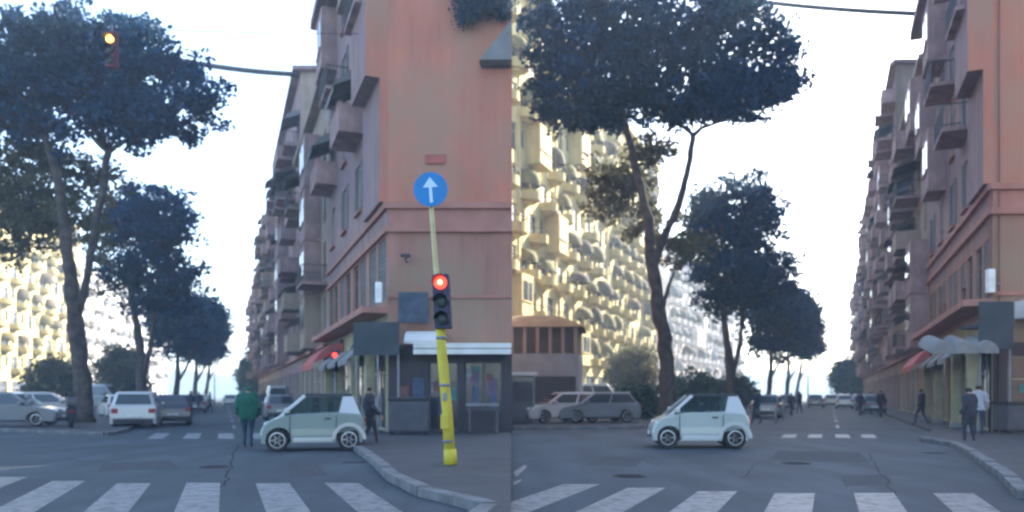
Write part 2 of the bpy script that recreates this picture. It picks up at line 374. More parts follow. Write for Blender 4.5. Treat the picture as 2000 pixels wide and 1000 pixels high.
def wallsheet(L, H, ops, m, depth=.22, z0=0):
    xs = sorted({0, L, *[o[0] for o in ops], *[o[1] for o in ops]}); zs = sorted({z0, H, *[o[2] for o in ops], *[o[3] for o in ops]})
    bm = B(); vc = {}
    def V(x, y, z):
        k = (round(x, 4), y, round(z, 4))
        if k not in vc: vc[k] = bm.verts.new((x, y, z))
        return vc[k]
    for xa, xb in zip(xs, xs[1:]):
        for za, zb in zip(zs, zs[1:]):
            cx, cz = (xa+xb)/2, (za+zb)/2
            if any(o[0] < cx < o[1] and o[2] < cz < o[3] for o in ops): continue
            bm.faces.new((V(xa, 0, za), V(xb, 0, za), V(xb, 0, zb), V(xa, 0, zb)))
    for a, b, c, d in ops:
        q = [(a, c), (b, c), (b, d), (a, d)]
        for (x1, z1), (x2, z2) in zip(q, q[1:]+q[:1]):
            bm.faces.new([bm.verts.new(p) for p in ((x1, 0, z1), (x2, 0, z2), (x2, -depth, z2), (x1, -depth, z1))])
    # backing slab so no light passes
    bm.faces.new([bm.verts.new(p) for p in ((0, -depth, z0), (L, -depth, z0), (L, -depth, H), (0, -depth, H))])
    return mesh(bm, m)
class Facade:
    """frame with local x along the wall, local +y outward"""
    def __init__(s, root, S, t):
        s.root = root; t = Vector((t[0], t[1], 0)).normalized(); s.rz = math.atan2(t.y, t.x); s.S = Vector((S[0], S[1], 0))-Vector(root.location); s.S.z = 0
        s.t = t; s.n = Vector((-t.y, t.x, 0))
    def put(s, name, me, x=0, z=0, y=0, parent=None):
        return link(name, me, s.root, (s.S+s.t*x+s.n*y+Vector((0, 0, z))).to_tuple(), s.rz)
    def window(s, x, z, w_, h_, fm='frame', sill=None, shutter=None, closed=0, leafs=None):
        o = s.put('window', window_me(w_, h_, fm), x, z); link('pane', pane_me(w_, h_), o)
        if sill: link('sill', sill_me(w_, sill), o)
        if shutter and closed: link('shutter', shutter_me(round(w_, 2), round(h_*closed, 1), shutter), o, (0, 0, h_-round(h_*closed, 1)))
        if leafs:
            link('shutter', leaf_shutter_me(h_, leafs), o, (-.02, 0, 0), .0); link('shutter', leaf_shutter_me(h_, leafs), o, (w_+.52, 0, 0))
        return o
def balcony_me(w_, d, kind, m):
    def f():
        bm = B()
        if kind == 'rail':
            box(bm, 0, w_, .002, d, -.16, 0, 0); n = int(w_/.14)
            box(bm, 0, w_, d-.05, d-.01, .95, 1.0, 1)
            for x in (0.02, w_-.05): box(bm, x, x+.03, .02, d-.05, .95, 1.0, 1)
            for i in range(n+1): x = .02+i*(w_-.06)/n; box(bm, x, x+.02, d-.04, d-.02, 0, .95, 1)
            for k in range(int(d/.16)): y = .1+k*.16; box(bm, .02, .04, y, y+.02, 0, .95, 1); box(bm, w_-.04, w_-.02, y, y+.02, 0, .95, 1)
        elif kind == 'solid':
            box(bm, 0, w_, .002, d, -.18, 0, 0); box(bm, 0, w_, d-.12, d, 0, 1.0, 0)
            box(bm, 0, .12, .002, d-.12, 0, 1.0, 0); box(bm, w_-.12, w_, .002, d-.12, 0, 1.0, 0); box(bm, -.03, w_+.03, d-.15, d+.03, 1.0, 1.06, 0)
        elif kind == 'bay':
            box(bm, 0, w_, .002, d, -.2, 2.95, 0)
            box(bm, .3, w_-.3, d+.001, d+.03, .9, 2.4, 1); box(bm, w_/2-.05, w_/2+.05, d+.03, d+.05, .9, 2.4, 0); box(bm, .2, w_-.2, d+.001, d+.08, .78, .9, 0)
            box(bm, -.06, w_+.06, .002, d+.06, -.34, -.2, 0)
        elif kind == 'round':
            n = 12; pts = [(w_/2+(w_/2)*math.cos(a), .002+d*math.sin(a)) for a in [PI*k/n for k in range(n+1)]]
            inner = [(w_/2+(w_/2-.12)*math.cos(a), .002+(d-.12)*math.sin(a)) for a in [PI*k/n for k in range(n+1)]]
            prism(bm, pts, -.2, 0, 0)
            for (a, b, c, e_) in [(pts[i], pts[i+1], inner[i+1], inner[i]) for i in range(n)]:
                prism(bm, [a, b, c, e_], 0.001, .52, 0); prism(bm, [a, b, c, e_], .96, 1.0, 1)
            if True: box(bm, a[0]-.012, a[0]+.012, a[1]-.03, a[1]-.006, .521, .959, 1)
            # corbelled underside
            pts2 = [(w_/2+(w_/2*.62)*math.cos(a), .002+d*.62*math.sin(a)) for a in [PI*k/n for k in range(n+1)]]
            prism(bm, pts2, -.42, -.2, 0)
        ms = {'rail': [m, 'rail'], 'solid': [m], 'bay': [m, 'glass'], 'round': [m, 'rail']}[kind]
        return mesh(bm, ms)
    return cached(('balc', w_, d, kind, m), f)
def awning_me(w_, d, drop, m, fr=.28):
    def f():
        bm = B(); n = 6; prof = [(0, 0), (d*.35, -.12*drop), (d*.7, -.45*drop), (d, -drop)]
        for th, flip in ((0, 0), (-.03, 1)):
            rows = [[bm.verts.new((w_*i/n, y+.01, z+th)) for i in range(n+1)] for y, z in prof]
            for a, b in zip(rows, rows[1:]):
                for i in range(n): bm.faces.new((a[i], a[i+1], b[i+1], b[i]))
        for i in range(n*2):
            x0 = w_*i/(2*n); x1 = w_*(i+1)/(2*n); xm = (x0+x1)/2
            prism_pts = [(x0, d+.01, -drop), (x1, d+.01, -drop), (x1, d+.01, -drop-fr*.75), (xm, d+.01, -drop-fr), (x0, d+.01, -drop-fr*.75)]
            bm.faces.new([bm.verts.new(p) for p in prism_pts]); bm.faces.new([bm.verts.new((p[0], p[1]+.015, p[2])) for p in prism_pts])
        for x in (0, w_):  # side cheek
            bm.faces.new([bm.verts.new((x, y+.01, z)) for y, z in prof]+[bm.verts.new((x, .01, -.35*drop))])
        return mesh(bm, m)
    return cached(('awn', w_, d, drop, m, fr), f)
def dome_awning_me(w_, d, h_, m):
    """rounded shell awning: half dome spread over a balcony"""
    def f():
        bm = B(); n, k = 10, 5; rows = []
        for j in range(k+1):
            ph = PI/2*j/k; r = math.cos(ph*.96); z = h_*math.sin(ph)
            rows.append([bm.verts.new((w_/2+w_/2*r*math.cos(PI*i/n), .01+d*r*math.sin(PI*i/n), z)) for i in range(n+1)])
        for a, b in zip(rows, rows[1:]):
            for i in range(n): f_ = bm.faces.new((a[i], a[i+1], b[i+1], b[i])); f_.smooth = True
        base = [bm.verts.new((w_/2+w_/2*math.cos(PI*i/n), .01+d*math.sin(PI*i/n), -.22)) for i in range(n+1)]
        for i in range(n): bm.faces.new((base[i], base[i+1], rows[0][i+1], rows[0][i]))
        return mesh(bm, m)
    return cached(('dome', w_, d, h_, m), f)
def block(name, base, foot, H, label, m, roofm='roof', cat='building'):
    """root empty + returns it; foot = list of world xy (anticlockwise seen from above); hidden sides plain"""
    return empty(name, (base[0], base[1], 0), 0, label, cat)
def plain_sides(root, pts, H, m, z0=0, name='rear_wall', parapet=.5):
    """extra plain walls + roof (world pts open polyline)"""
    o = Vector(root.location); bm = B()
    for a, b in zip(pts, pts[1:]):
        bm.faces.new([bm.verts.new((p[0]-o.x, p[1]-o.y, z)) for p, z in ((a, z0), (b, z0), (b, H), (a, H))])
    link(name, mesh(bm, m), root)
    bm = B(); f = [(p[0]-o.x, p[1]-o.y) for p in pts]; prism(bm, f, H-.25, H-.05); link('roof', mesh(bm, 'roof'), root)
def bay_strip(fc, x0, x1, z0, z1, d, m, m2):
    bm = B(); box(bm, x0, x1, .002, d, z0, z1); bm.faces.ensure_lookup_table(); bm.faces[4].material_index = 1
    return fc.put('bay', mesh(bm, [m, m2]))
def strip(fc, name, x0, x1, z0, z1, d, m, y0=.002):
    return fc.put(name, boxme(x0, x1, y0, d, z0, z1, m))
# ---------- orange corner building (both streets have one)
def orange_building(f, label, Y0, Y1, H, u0, front_len, side_depth, dirx, flank_pts, name_seed, signs=True):
    """f: lateral->world; street facade from Y0 to Y1 at u0; front wall along +X from the corner"""
    random.seed(name_seed)
    C0 = f(u0, Y0); C1 = f(u0, Y1); root = empty('orange_corner_building', C0.to_tuple(), 0, label, 'building')
    t = (C1-C0).normalized(); L = (C1-C0).length; fc = Facade(root, C0, t)
    # street facade: ground shops, mezzanine windows, upper floors
    ops = []; shops = []; mezz = []; ups = []
    n = max(3, round(L/3.9)); bw = L/n
    for i in range(n):
        x = i*bw
        shops.append((x+.55, x+bw-.55, .15, 3.3)); mezz.append((x+.4, x+bw/2-.18, 5.0, 7.3)); mezz.append((x+bw/2+.18, x+bw-.4, 5.0, 7.3))
        for k in range(int((H-9.6)//3.35)+1):
            z = 9.55+k*3.35
            if z+2.0 < H-.6: ups.append((x+bw/2-.62, x+bw/2+.62, z, z+2.1, k, i))
    ops = shops+mezz+[u[:4] for u in ups]
    lower = [o for o in ops if o[3] < 4.4]; mid = [o for o in ops if 4.4 < o[3] < 8]; up = [o for o in ops if o[3] > 8]
    fc.put('ground_floor_wall', wallsheet(L, 4.5, lower, 'yellow_wall'))
    fc.put('mezzanine_wall', wallsheet(L, 7.6, mid, 'orange2', z0=4.5))
    fc.put('upper_wall', wallsheet(L, H, up, 'mauve', z0=7.6), y=.0)
    for a, b, c, d in shops:
        o = fc.put('shop_window', window_me(round(b-a, 2), round(d-c, 2), 'frame'), a, c); link('pane', pane_me(round(b-a, 2), round(d-c, 2)), o)
    for a, b, c, d in mezz: fc.window(a, c, round(b-a, 2), round(d-c, 2), 'shutter', sill=None, shutter='shutter', closed=random.choice((0, 0, .5, 1)))
    for a, b, c, d, k, i in ups:
        fc.window(a, c, 1.24, 2.1, 'frame', 'band', 'shutter', random.choice((0, .4, .7, 1)), leafs='shutter' if (i+k) % 3 else None)
        if (k+i) % 2 == 0 and k > 0:
            knd = random.choice(('rail', 'solid', 'bay')) if i else 'rail'
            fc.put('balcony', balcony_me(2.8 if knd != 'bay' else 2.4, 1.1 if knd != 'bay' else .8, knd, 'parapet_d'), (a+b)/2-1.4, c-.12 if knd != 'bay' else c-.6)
            if knd == 'solid': fc.put('awning', awning_me(2.8, 1.3, .9, 'awn_grey'), (a+b)/2-1.4, c+2.5)
    return root, fc, C0, L
# A: front wall from the corner to X = 0
lA = 'orange plastered corner building behind the tilted yellow signal pole, pavement wedge in front'
rootA, fA, cA, LA = orange_building(uA, lA, 28, 44, 22.6, 6.0, 4.6, 0, 1, None, 11)
# front wall of A (frontal, faces the camera). local x runs from X=0 towards the corner
fr = Facade(rootA, (0, 28), (-1, 0)); LF = 0-cA.x
opsF = [(.35, 1.75, .9, 2.7), (1.95, 3.05, .15, 2.7)]
fr.put('ground_floor_wall', wallsheet(LF-1e-3, 3.3, opsF, 'purple'))
fr.put('lower_wall', wallsheet(LF, 7.55, [], 'orange2', z0=3.3))
fr.put('upper_wall', wallsheet(LF, 22.6, [], 'orange', z0=7.55))
for a, b, c, d in opsF:
    o = fr.put('shop_window', window_me(round(b-a, 2), round(d-c, 2), 'bin'), a, c); link('pane', pane_me(round(b-a, 2), round(d-c, 2)), o)
plain_sides(rootA, [(0, 28), (0, 42.5), (uA(6, 44).x+5, 44), (uA(6, 44).x, 44)], 22.6, 'orange2')
bm = B(); prism(bm, [(cA.x-cA.x-.0, 0), (0, 0)][:0] or [(0, 0), (LF, 0), (LF, 14.5), (LF-8, 16)], 22.2, 22.35); bm.free()
DC = [mat('display_%s' % n, c, .6, .3, 6) for n, c in (('blue', (.05, .075, .14)), ('violet', (.11, .075, .13)), ('pale', (.22, .23, .24)), ('red', (.14, .06, .055)), ('cream', (.36, .33, .22)), ('teal', (.05, .16, .16)))]
def displays(fc, x0, x1, z0, z1, n, seed):
    random.seed(seed)
    for i in range(n):
        w_ = random.uniform(.15, .45); h_ = random.uniform(.2, .7); x = random.uniform(x0, x1-w_); z = random.uniform(z0, z1-h_)
        fc.put('display_item', boxme(0, w_, -.138+.003*i, -.135+.003*i, 0, h_, random.choice(DC)), x, z)
displays(fr, .45, 1.7, 1.0, 2.6, 7, 5); displays(fr, 2.0, 3.0, .3, 2.5, 5, 6)
for x, h_, c_ in ((3.2, .9, 0), (3.75, .6, 3)): fr.put('poster_board', boxme(0, .42, .002, .03, 0, h_, DC[c_]), x, 1.2)
def bands(fc, L, fl, Lf, zs, root):
    for z, h_, d, m, nm in zs:
        strip(fc, nm, 0, L, z, z+h_, d, m); strip(fl, nm, 0, Lf+d, z, z+h_, d, m)
bands(fA, LA, fr, LF, [(8.25, .22, .16, 'band', 'cornice'), (7.4, .2, .14, 'band', 'cornice'), (5.02, .12, .07, 'band', 'string_course')][:2], rootA)
strip(fr, 'string_course', 0, LF, 5.0, 5.12, .06, 'band')
strip(fr, 'frieze', 0, LF, 7.602, 8.248, .03, 'band')
strip(fA, 'frieze', 0, LA, 7.602, 8.248, .03, 'mauve')
# jettied upper storeys beyond the corner, as on the photo's purple flank
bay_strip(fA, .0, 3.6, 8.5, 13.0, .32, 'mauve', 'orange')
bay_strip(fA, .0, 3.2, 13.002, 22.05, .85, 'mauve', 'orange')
strip(fA, 'eaves', 0, LA+.2, 22.3, 22.75, 1.0, 'mauve'); strip(fA, 'canopy_slab', .0, LA, 4.45, 4.68, .95, 'band')
strip(fA, 'gutter', 0, LA, 22.1, 22.29, .5, 'rose')
# big white roller awning over the shop on the front wall
def thing_wall(name, me, fc, x, z, label, cat, y=0):
    o = link(name, me, None, (Vector(fc.root.location)+fc.S+fc.t*x+fc.n*y+Vector((0, 0, z))).to_tuple(), fc.rz); tag(o, label, cat); return o
bm = B(); box(bm, 0, 3.45, .05, .95, .12, .30, 0, .02); box(bm, 0, 3.45, .90, 1.0, -.10, .08, 0, .02); box(bm, .0, 3.45, .05, .92, .082, .118, 1)
thing_wall('roller_awning', mesh(bm, ['awn_white', 'awn_grey']), fr, .02, 3.0, 'long white roller awning over the dark shopfront right of the yellow pole', 'awning', .08)
bm = B(); box(bm, 0, .26, 0, .18, 0, .95, 0, .03); box(bm, .03, .23, .181, .20, .1, .85, 1)
o = empty('corner_light_box', P(740, 592, 27.7).to_tuple(), 0, 'white light box on the corner of the left orange building', 'sign')
link('casing', boxme(-.12, .12, -.12, .12, 0, .75, 'panel_w', .03), o); link('bracket', boxme(.12, .35, -.03, .03, .3, .36, 'steel'), o)
# wall bracket lamp
o = empty('wall_lamp', P(795, 512, 27.98).to_tuple(), 0, 'small dark bracket lamp on the orange wall left of the signal', 'lamp')
bm = B(); tube(bm, [(0, 0, 0), (-.05, -.25, .06), (.12, -.5, .12)], .025, 6); link('bracket', mesh(bm, 'rail'), o)
bm = B(); box(bm, -.16, .18, -.62, -.42, .1, .2, 0, .03); link('lamp_head', mesh(bm, 'rail'), o)
# dark wedge added in the shape of a shade patch high on the front wall
o = empty('high_shade_wedge', (-.02, 27.9, P(0, 130, 28).z), 0, 'added dark wedge standing in for a shade patch high at the right edge of the orange wall', 'awning')
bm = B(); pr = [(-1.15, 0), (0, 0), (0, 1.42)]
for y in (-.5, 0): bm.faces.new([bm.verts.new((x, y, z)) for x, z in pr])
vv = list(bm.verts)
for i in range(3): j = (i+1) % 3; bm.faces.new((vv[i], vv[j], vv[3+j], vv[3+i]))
link('canvas', mesh(bm, 'awn_grey'), o); link('wedge_bar', boxme(-1.12, -.02, .0, .05, -.08, -.01, 'rail'), o)
# corner canopies of A: dark fabric box and pale parasol-like awning
o = empty('corner_canopy', P(775, 680, 26.9).to_tuple(), 0, 'dark teal canopy on posts at the corner of the left orange building', 'canopy')
bm = B(); box(bm, -1.55, .15, -.1, 1.0, .0, .12); box(bm, -1.5, .1, -.13, -.1, -.25, .9); link('fascia', mesh(bm, 'awn_dark'), o)
for x in (-1.45, -.7, .02):
    link('canopy_post', boxme(x, x+.07, -.05, .02, -2.95, -.02, 'steel'), o)
o = empty('pale_awning', P(822, 655, 26.6).to_tuple(), 0, 'small pale grey awning left of the yellow pole', 'awning')
link('canvas', awning_me(1.3, .9, .4, 'awn_white', .12), o, (.65, 1.3, .25), PI)
o = empty('hanging_blue_panel', P(812, 590, 27.5).to_tuple(), 0, 'blue grey panel sign on the orange wall beside the signal', 'sign')
link('panel', boxme(-.62, .45, -.08, 0, -.75, .35, mat('bluegrey_panel', (.06, .08, .11), .8, .35, 3), .02), o); link('bracket', boxme(-.05, .05, .0, .5, -.1, 0, 'steel'), o)
# shopfront awnings on the street side
def red_awning(f, u, Y, label, w_=5, rzf=None, fc=None):
    t = (f(0, 1)-f(0, 0)).normalized(); o = empty('red_awning', (f(u, Y)+Vector((0, 0, 4.1))).to_tuple(), math.atan2(t.y, t.x), label, 'awning')
    link('canvas', awning_me(w_, 1.5, 1.1, 'awn_red'), o); link('roller_tube', boxme(0, w_, .01, .16, .01, .14, 'rail'), o)
red_awning(uA, 5.95, 38.2, 'faded red awning over shops on the left street behind the pale green car', 5.4)
def shop_awnings(f, u, Ys, label, group, m='awn_grey', w_=2.6, z=3.5):
    t = (f(0, 1)-f(0, 0)).normalized()
    for k, Y in enumerate(Ys):
        o = link('shop_awning', awning_me(w_, 1.3, .7, m, .22), None, (f(u, Y)+Vector((0, 0, z))).to_tuple(), math.atan2(t.y, t.x)); tag(o, label[k], 'awning', group)
shop_awnings(uA, 5.95, (28.6, 31.8, 35.0), ['grey shop awning nearest the corner of the left orange building', 'grey shop awning second from the corner of the left orange building', 'grey shop awning next to the red awning on the left street'], 'grey awnings on the left street')
# B: right-hand corner building
lB = 'orange brown corner building with cornice at the right edge of the right street'
rootB, fB, cB, LB = orange_building(uB, lB, 28, 46, 23.2, 5.95, 20, 0, 1, None, 23)
frB = Facade(rootB, (cB.x+22, 28), (-1, 0)); LFB = 22
opsB = [(18.0, 21.3, .2, 2.9), (14, 17.5, .2, 2.9)]
frB.put('ground_floor_wall', wallsheet(LFB, 3.4, opsB, 'purple')); frB.put('lower_wall', wallsheet(LFB, 8.2, [], 'orange2', z0=3.4))
frB.put('upper_wall', wallsheet(LFB, 27, [], 'orange', z0=8.2))
for a, b, c, d in opsB:
    o = frB.put('shop_window', window_me(round(b-a, 2), round(d-c, 2), 'yellow_wall'), a, c); link('pane', pane_me(round(b-a, 2), round(d-c, 2)), o)
plain_sides(rootB, [(cB.x+22, 28), (uB(28, 60).x, 60), (uB(6, 60).x+.3, 60), (uB(6, 46).x, 46)], 23.0, 'orange2')
link('sun_blocking_attic', boxme(12.5, 24, 1, 15, 22.9, 35, 'orange2'), rootB, (0, 0, 0))  # raised volume added out of view to block low sun
displays(frB, 18.2, 21.1, .4, 2.7, 10, 8)
for i in range(4): displays(fB, 1+i*3.9, 3.6+i*3.9, .3, 3.0, 6, 20+i); displays(fA, 1+i*3.9, 3.6+i*3.9, .3, 3.0, 6, 30+i)
for z, h_ in ((8.95, .22), (8.05, .24)):
    strip(fB, 'cornice', 0, LB, z, z+h_, .16, 'band'); strip(frB, 'cornice', 0, LFB+.16, z, z+h_, .16, 'band')
strip(frB, 'frieze', 0, LFB, 8.3, 8.94, .03, 'band'); strip(frB, 'string_course', 0, LFB, 5.1, 5.25, .08, 'band')
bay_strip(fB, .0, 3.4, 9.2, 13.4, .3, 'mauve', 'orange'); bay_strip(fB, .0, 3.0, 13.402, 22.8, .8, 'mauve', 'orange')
strip(fB, 'eaves', 0, LB+.2, 22.9, 23.4, 1.0, 'mauve'); strip(fB, 'canopy_slab', 0, LB, 4.75, 5.0, .95, 'band')
red_awning(uB, 5.9, 39.0, 'faded red awning over shops on the right street', 6.2)
shop_awnings(uB, 5.9, (29.0, 32.3, 35.6), ['grey shop awning nearest the corner of the right orange building', 'grey shop awning second from the corner of the right orange building', 'grey shop awning next to the red awning on the right street'], 'grey awnings on the right street', z=3.6)
bm = B(); box(bm, 0, 3.3, .05, .9, .12, .75, 0, .02); box(bm, 0, 3.3, .9, 1.0, -.05, .3, 0, .02)
thing_wall('roller_awning', mesh(bm, 'awn_white'), frB, 18.0, 4.1, 'white roller awning cut off by the right edge of the photo', 'awning', .08)
o = empty('corner_canopy', P(1958, 640, 26.9).to_tuple(), 0, 'dark teal canopy on posts at the corner of the right orange building', 'canopy')
bm = B(); box(bm, -.95, .35, -.1, 1.0, .0, .12); box(bm, -.9, .3, -.13, -.1, -.75, .9); link('fascia', mesh(bm, 'awn_dark'), o)
for x in (-.85, .2): link('canopy_post', boxme(x, x+.07, -.05, .02, -3.6, -.02, 'steel'), o)
o = empty('corner_light_box', P(1934, 572, 27.7).to_tuple(), 0, 'white light box on the corner of the right orange building', 'sign')
link('casing', boxme(-.12, .12, -.12, .12, 0, .85, 'panel_w', .03), o); link('bracket', boxme(.12, .35, -.03, .03, .3, .36, 'steel'), o)
# scalloped pale awnings over the yellow shop of B, pillars
o = empty('arched_awning', P(1888, 690, 26.6).to_tuple(), 0, 'pale arched awning over the yellow shop behind the pedestrian in dark', 'awning')
for k in range(3):
    bm = B(); n = 8; w_ = .78
    for y in (0, .8):
        pass
    rows = [[bm.verts.new((k*w_+w_/2-w_/2*math.cos(PI*i/n), y, z0+.42*math.sin(PI*i/n))) for i in range(n+1)] for y, z0 in ((0, 0), (.9, .28))]
    for i in range(n): bm.faces.new((rows[0][i], rows[0][i+1], rows[1][i+1], rows[1][i])).smooth = True
    bm.faces.new(rows[0])
    link('arch_canvas', mesh(bm, 'awn_grey'), o, (-1.2, 0, 0))
def pillars(f, u, Ys, fc_label, m='yellow_wall'):
    for k, Y in enumerate(Ys):
        t = (f(0, 1)-f(0, 0)).normalized(); o = empty('shop_pillar', f(u, Y).to_tuple(), math.atan2(t.y, t.x), fc_label[k], 'pillar')
        link('shaft', boxme(-.24, .24, .0, .34, .3, 3.3, m, .02), o); link('plinth', boxme(-.29, .29, -.01, .40, .12, .3, 'concrete', .02), o); link('capital', boxme(-.29, .29, -.01, .40, 3.3, 3.5, m, .02), o)
pillars(uA, 5.6, (28.6, 31.9, 36.1, 40.0), ['yellow shop pillar at the corner under the dark teal canopy, left street', 'yellow shop pillar second from the corner on the left street', 'yellow shop pillar third from the corner on the left street', 'yellow shop pillar under the red awning on the left street'])
pillars(uB, 5.5, (28.6, 32.2, 37.4, 41.8), ['yellow shop pillar at the corner of the right street', 'yellow shop pillar second from the corner on the right street', 'yellow shop pillar third from the corner on the right street', 'yellow shop pillar under the red awning on the right street'])
# ---------- terraced street blocks
def street_block(f, u0, Y0, Y1, H, label, m, depth, seed, front=True, frontm=None, bay=3.7, fl=3.3):
    random.seed(seed); C0 = f(u0, Y0); C1 = f(u0, Y1); root = empty('apartment_building', C0.to_tuple(), 0, label, 'building')
    t = (C1-C0).normalized(); L = (C1-C0).length; fc = Facade(root, C0, t); n = max(2, round(L/bay)); bw = L/n; nf = int((H-4.2)/fl)
    ops = []; g = []
    for i in range(n):
        g.append((i*bw+.5, (i+1)*bw-.5, .15, 3.3))
        for k in range(nf): ops.append((i*bw+bw/2-.65, i*bw+bw/2+.65, 4.6+k*fl+.5, 4.6+k*fl+2.6, i, k))
    fc.put('wall', wallsheet(L, H, [o[:4] for o in ops]+g, m))
    for a, b, c, d in g:
        o = fc.put('shop_window', window_me(round(b-a, 2), 3.15, 'frame'), a, c); link('pane', pane_me(round(b-a, 2), 3.15), o)
    near = Y0 < 90
    for a, b, c, d, i, k in ops:
        if near: fc.window(a, c, 1.3, 2.1, 'frame', None, random.choice(('shutter', 'shutter_b')), random.choice((0, 0, .4, .7, 1)))
        else: o = fc.put('window', window_me(1.3, 2.1, 'frame'), a, c); link('pane', pane_me(1.3, 2.1), o)
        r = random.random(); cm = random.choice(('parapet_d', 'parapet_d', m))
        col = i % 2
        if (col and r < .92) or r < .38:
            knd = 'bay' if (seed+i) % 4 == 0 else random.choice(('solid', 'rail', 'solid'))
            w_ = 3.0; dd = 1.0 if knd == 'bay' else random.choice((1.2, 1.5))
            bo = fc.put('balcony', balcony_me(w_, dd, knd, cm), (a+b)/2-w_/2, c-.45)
            if knd != 'bay' and random.random() < .45: link('awning', awning_me(w_, dd+.15, .9, random.choice(('awn_grey', 'awn_brown', 'awn_brown')), .22), bo, (0, 0, 2.7))
    strip(fc, 'string_course', 0, L, 4.2, 4.42, .3, 'band'); strip(fc, 'eaves', 0, L, H-.3, H, .6, m)
    d = Vector((1, 0, 0))*depth
    if front:
        ff = Facade(root, C0+d, (-1, 0)); fo = []
        for i in range(max(1, int(depth/4.2))):
            for k in range(nf): fo.append((depth-2.6-i*4.0, depth-1.4-i*4.0, 4.6+k*fl+.7, 4.6+k*fl+2.4))
        fo = [q for q in fo if q[0] > .3]
        ff.put('wall', wallsheet(depth, H, fo, frontm or m))
        for a, b, c, d_ in fo: ff.window(a, c, 1.2, 1.7, 'frame', None, 'shutter', random.choice((0, .5, 1)))
        strip(ff, 'eaves', 0, depth+.5, H-.3, H, .5, m)
    plain_sides(root, [(C0.x+depth, C0.y), (C1.x+depth, C1.y), (C1.x, C1.y), (C0.x, C0.y)][:3]+[(C0.x, C0.y)][:0], H, m)
    o = Vector(root.location); bm = B(); prism(bm, [(C0.x-o.x, C0.y-o.y), (C0.x-o.x+depth, C0.y-o.y), (C1.x-o.x+depth, C1.y-o.y), (C1.x-o.x, C1.y-o.y)], H-.06, H-.02); link('roof', mesh(bm, 'roof'), root)
    # roof clutter: stair heads, chimneys, aerials
    for k in range(max(2, int(L/9))):
        p = C0+(C1-C0)*random.uniform(.08, .9)+Vector((random.uniform(.8, 3.0), 0, 0))-o
        hh = random.uniform(.9, 1.9); link('chimney', boxme(-.45, .45, -.4, .4, -.03, hh, m, .03), root, (p.x, p.y, H))
        bm = B(); q = random.uniform(1.8, 3.0); tube(bm, [(0, 0, 0), (0, 0, q)], .03, 5); box(bm, -.5, .5, -.015, .015, q-.5, q-.46); box(bm, -.35, .35, -.015, .015, q-.2, q-.16)
        link('aerial', mesh(bm, 'rail'), root, (p.x+.8, p.y+.5, H))
    return root, fc
street_block(uA, 6.0, 44, 60, 19.5, 'low dark infill building with balconies behind the left orange corner building', 'grey', 5.0, 3, front=False)
street_block(uA, 6.0, 60, 85, 27.0, 'tall brown apartment building where the cable ends, left street', 'mauve', 5.5, 5, True, 'grey')
street_block(uA, 6.0, 85, 112, 25.0, 'tan apartment building beyond the tall brown one, left street', 'tan', 7, 8)
street_block(uA, 6.0, 112, 160, 21.5, 'farthest grey apartment building on the right side of the left street', 'grey', 9, 9)
street_block(uB, 6.0, 46, 68, 22.0, 'dark infill building with balconies behind the right orange corner building', 'grey', 22, 4, front=False)
street_block(uB, 6.0, 68, 92, 31.0, 'tall rose brown apartment building where the cable ends, right street', 'mauve', 22, 6, True, 'grey')
street_block(uB, 6.0, 92, 126, 30.5, 'tan apartment building beyond the tall one on the right street', 'tan', 22, 10)
street_block(uB, 6.0, 126, 180, 24.5, 'farthest grey apartment building on the right side of the right street', 'grey', 22, 12)
tb = empty('sun_blocking_tower', uB(12, 42).to_tuple(), 0, 'tall block added unseen behind the right street buildings to keep sun off the road', 'building')  # unseen tower added to stop sun patches on the left road
a_, b_ = uB(12, 42), uB(12, 78); fc = Facade(tb, a_, (b_-a_)); L_ = (b_-a_).length
oo = [(1.5+i*4, 2.9+i*4, 24+k*3.3, 26.1+k*3.3) for i in range(9) for k in range(4)]; fc.put('wall', wallsheet(L_, 38, oo, 'tan'))
for a, b, c, d in oo: fc.window(a, c, 1.4, 2.1)
plain_sides(tb, [(a_.x, a_.y), (a_.x+9, a_.y), (b_.x+9, b_.y), (b_.x, b_.y)], 38, 'tan')
# unseen block added across the side street to the right, to shade the crossing
sb = empty('apartment_building', (24, -14, 0), 0, 'apartment block added unseen across the side street, beyond the right edge, to shade the crossing', 'building')
for S_, t_, L_ in (((24, -14), (0, 1), 28), ((52, 14), (-1, 0), 28)):
    fc = Facade(sb, S_, t_); oo = [(2+i*4, 3.4+i*4, 5+k*3.3, 7.1+k*3.3) for i in range(6) for k in range(6)]
    fc.put('wall', wallsheet(L_, 26, oo, 'tan'))
    for a, b, c, d in oo: fc.window(a, c, 1.4, 2.1)
plain_sides(sb, [(52, 14), (52, -14), (24, -14), (24, 14)], 26, 'tan')
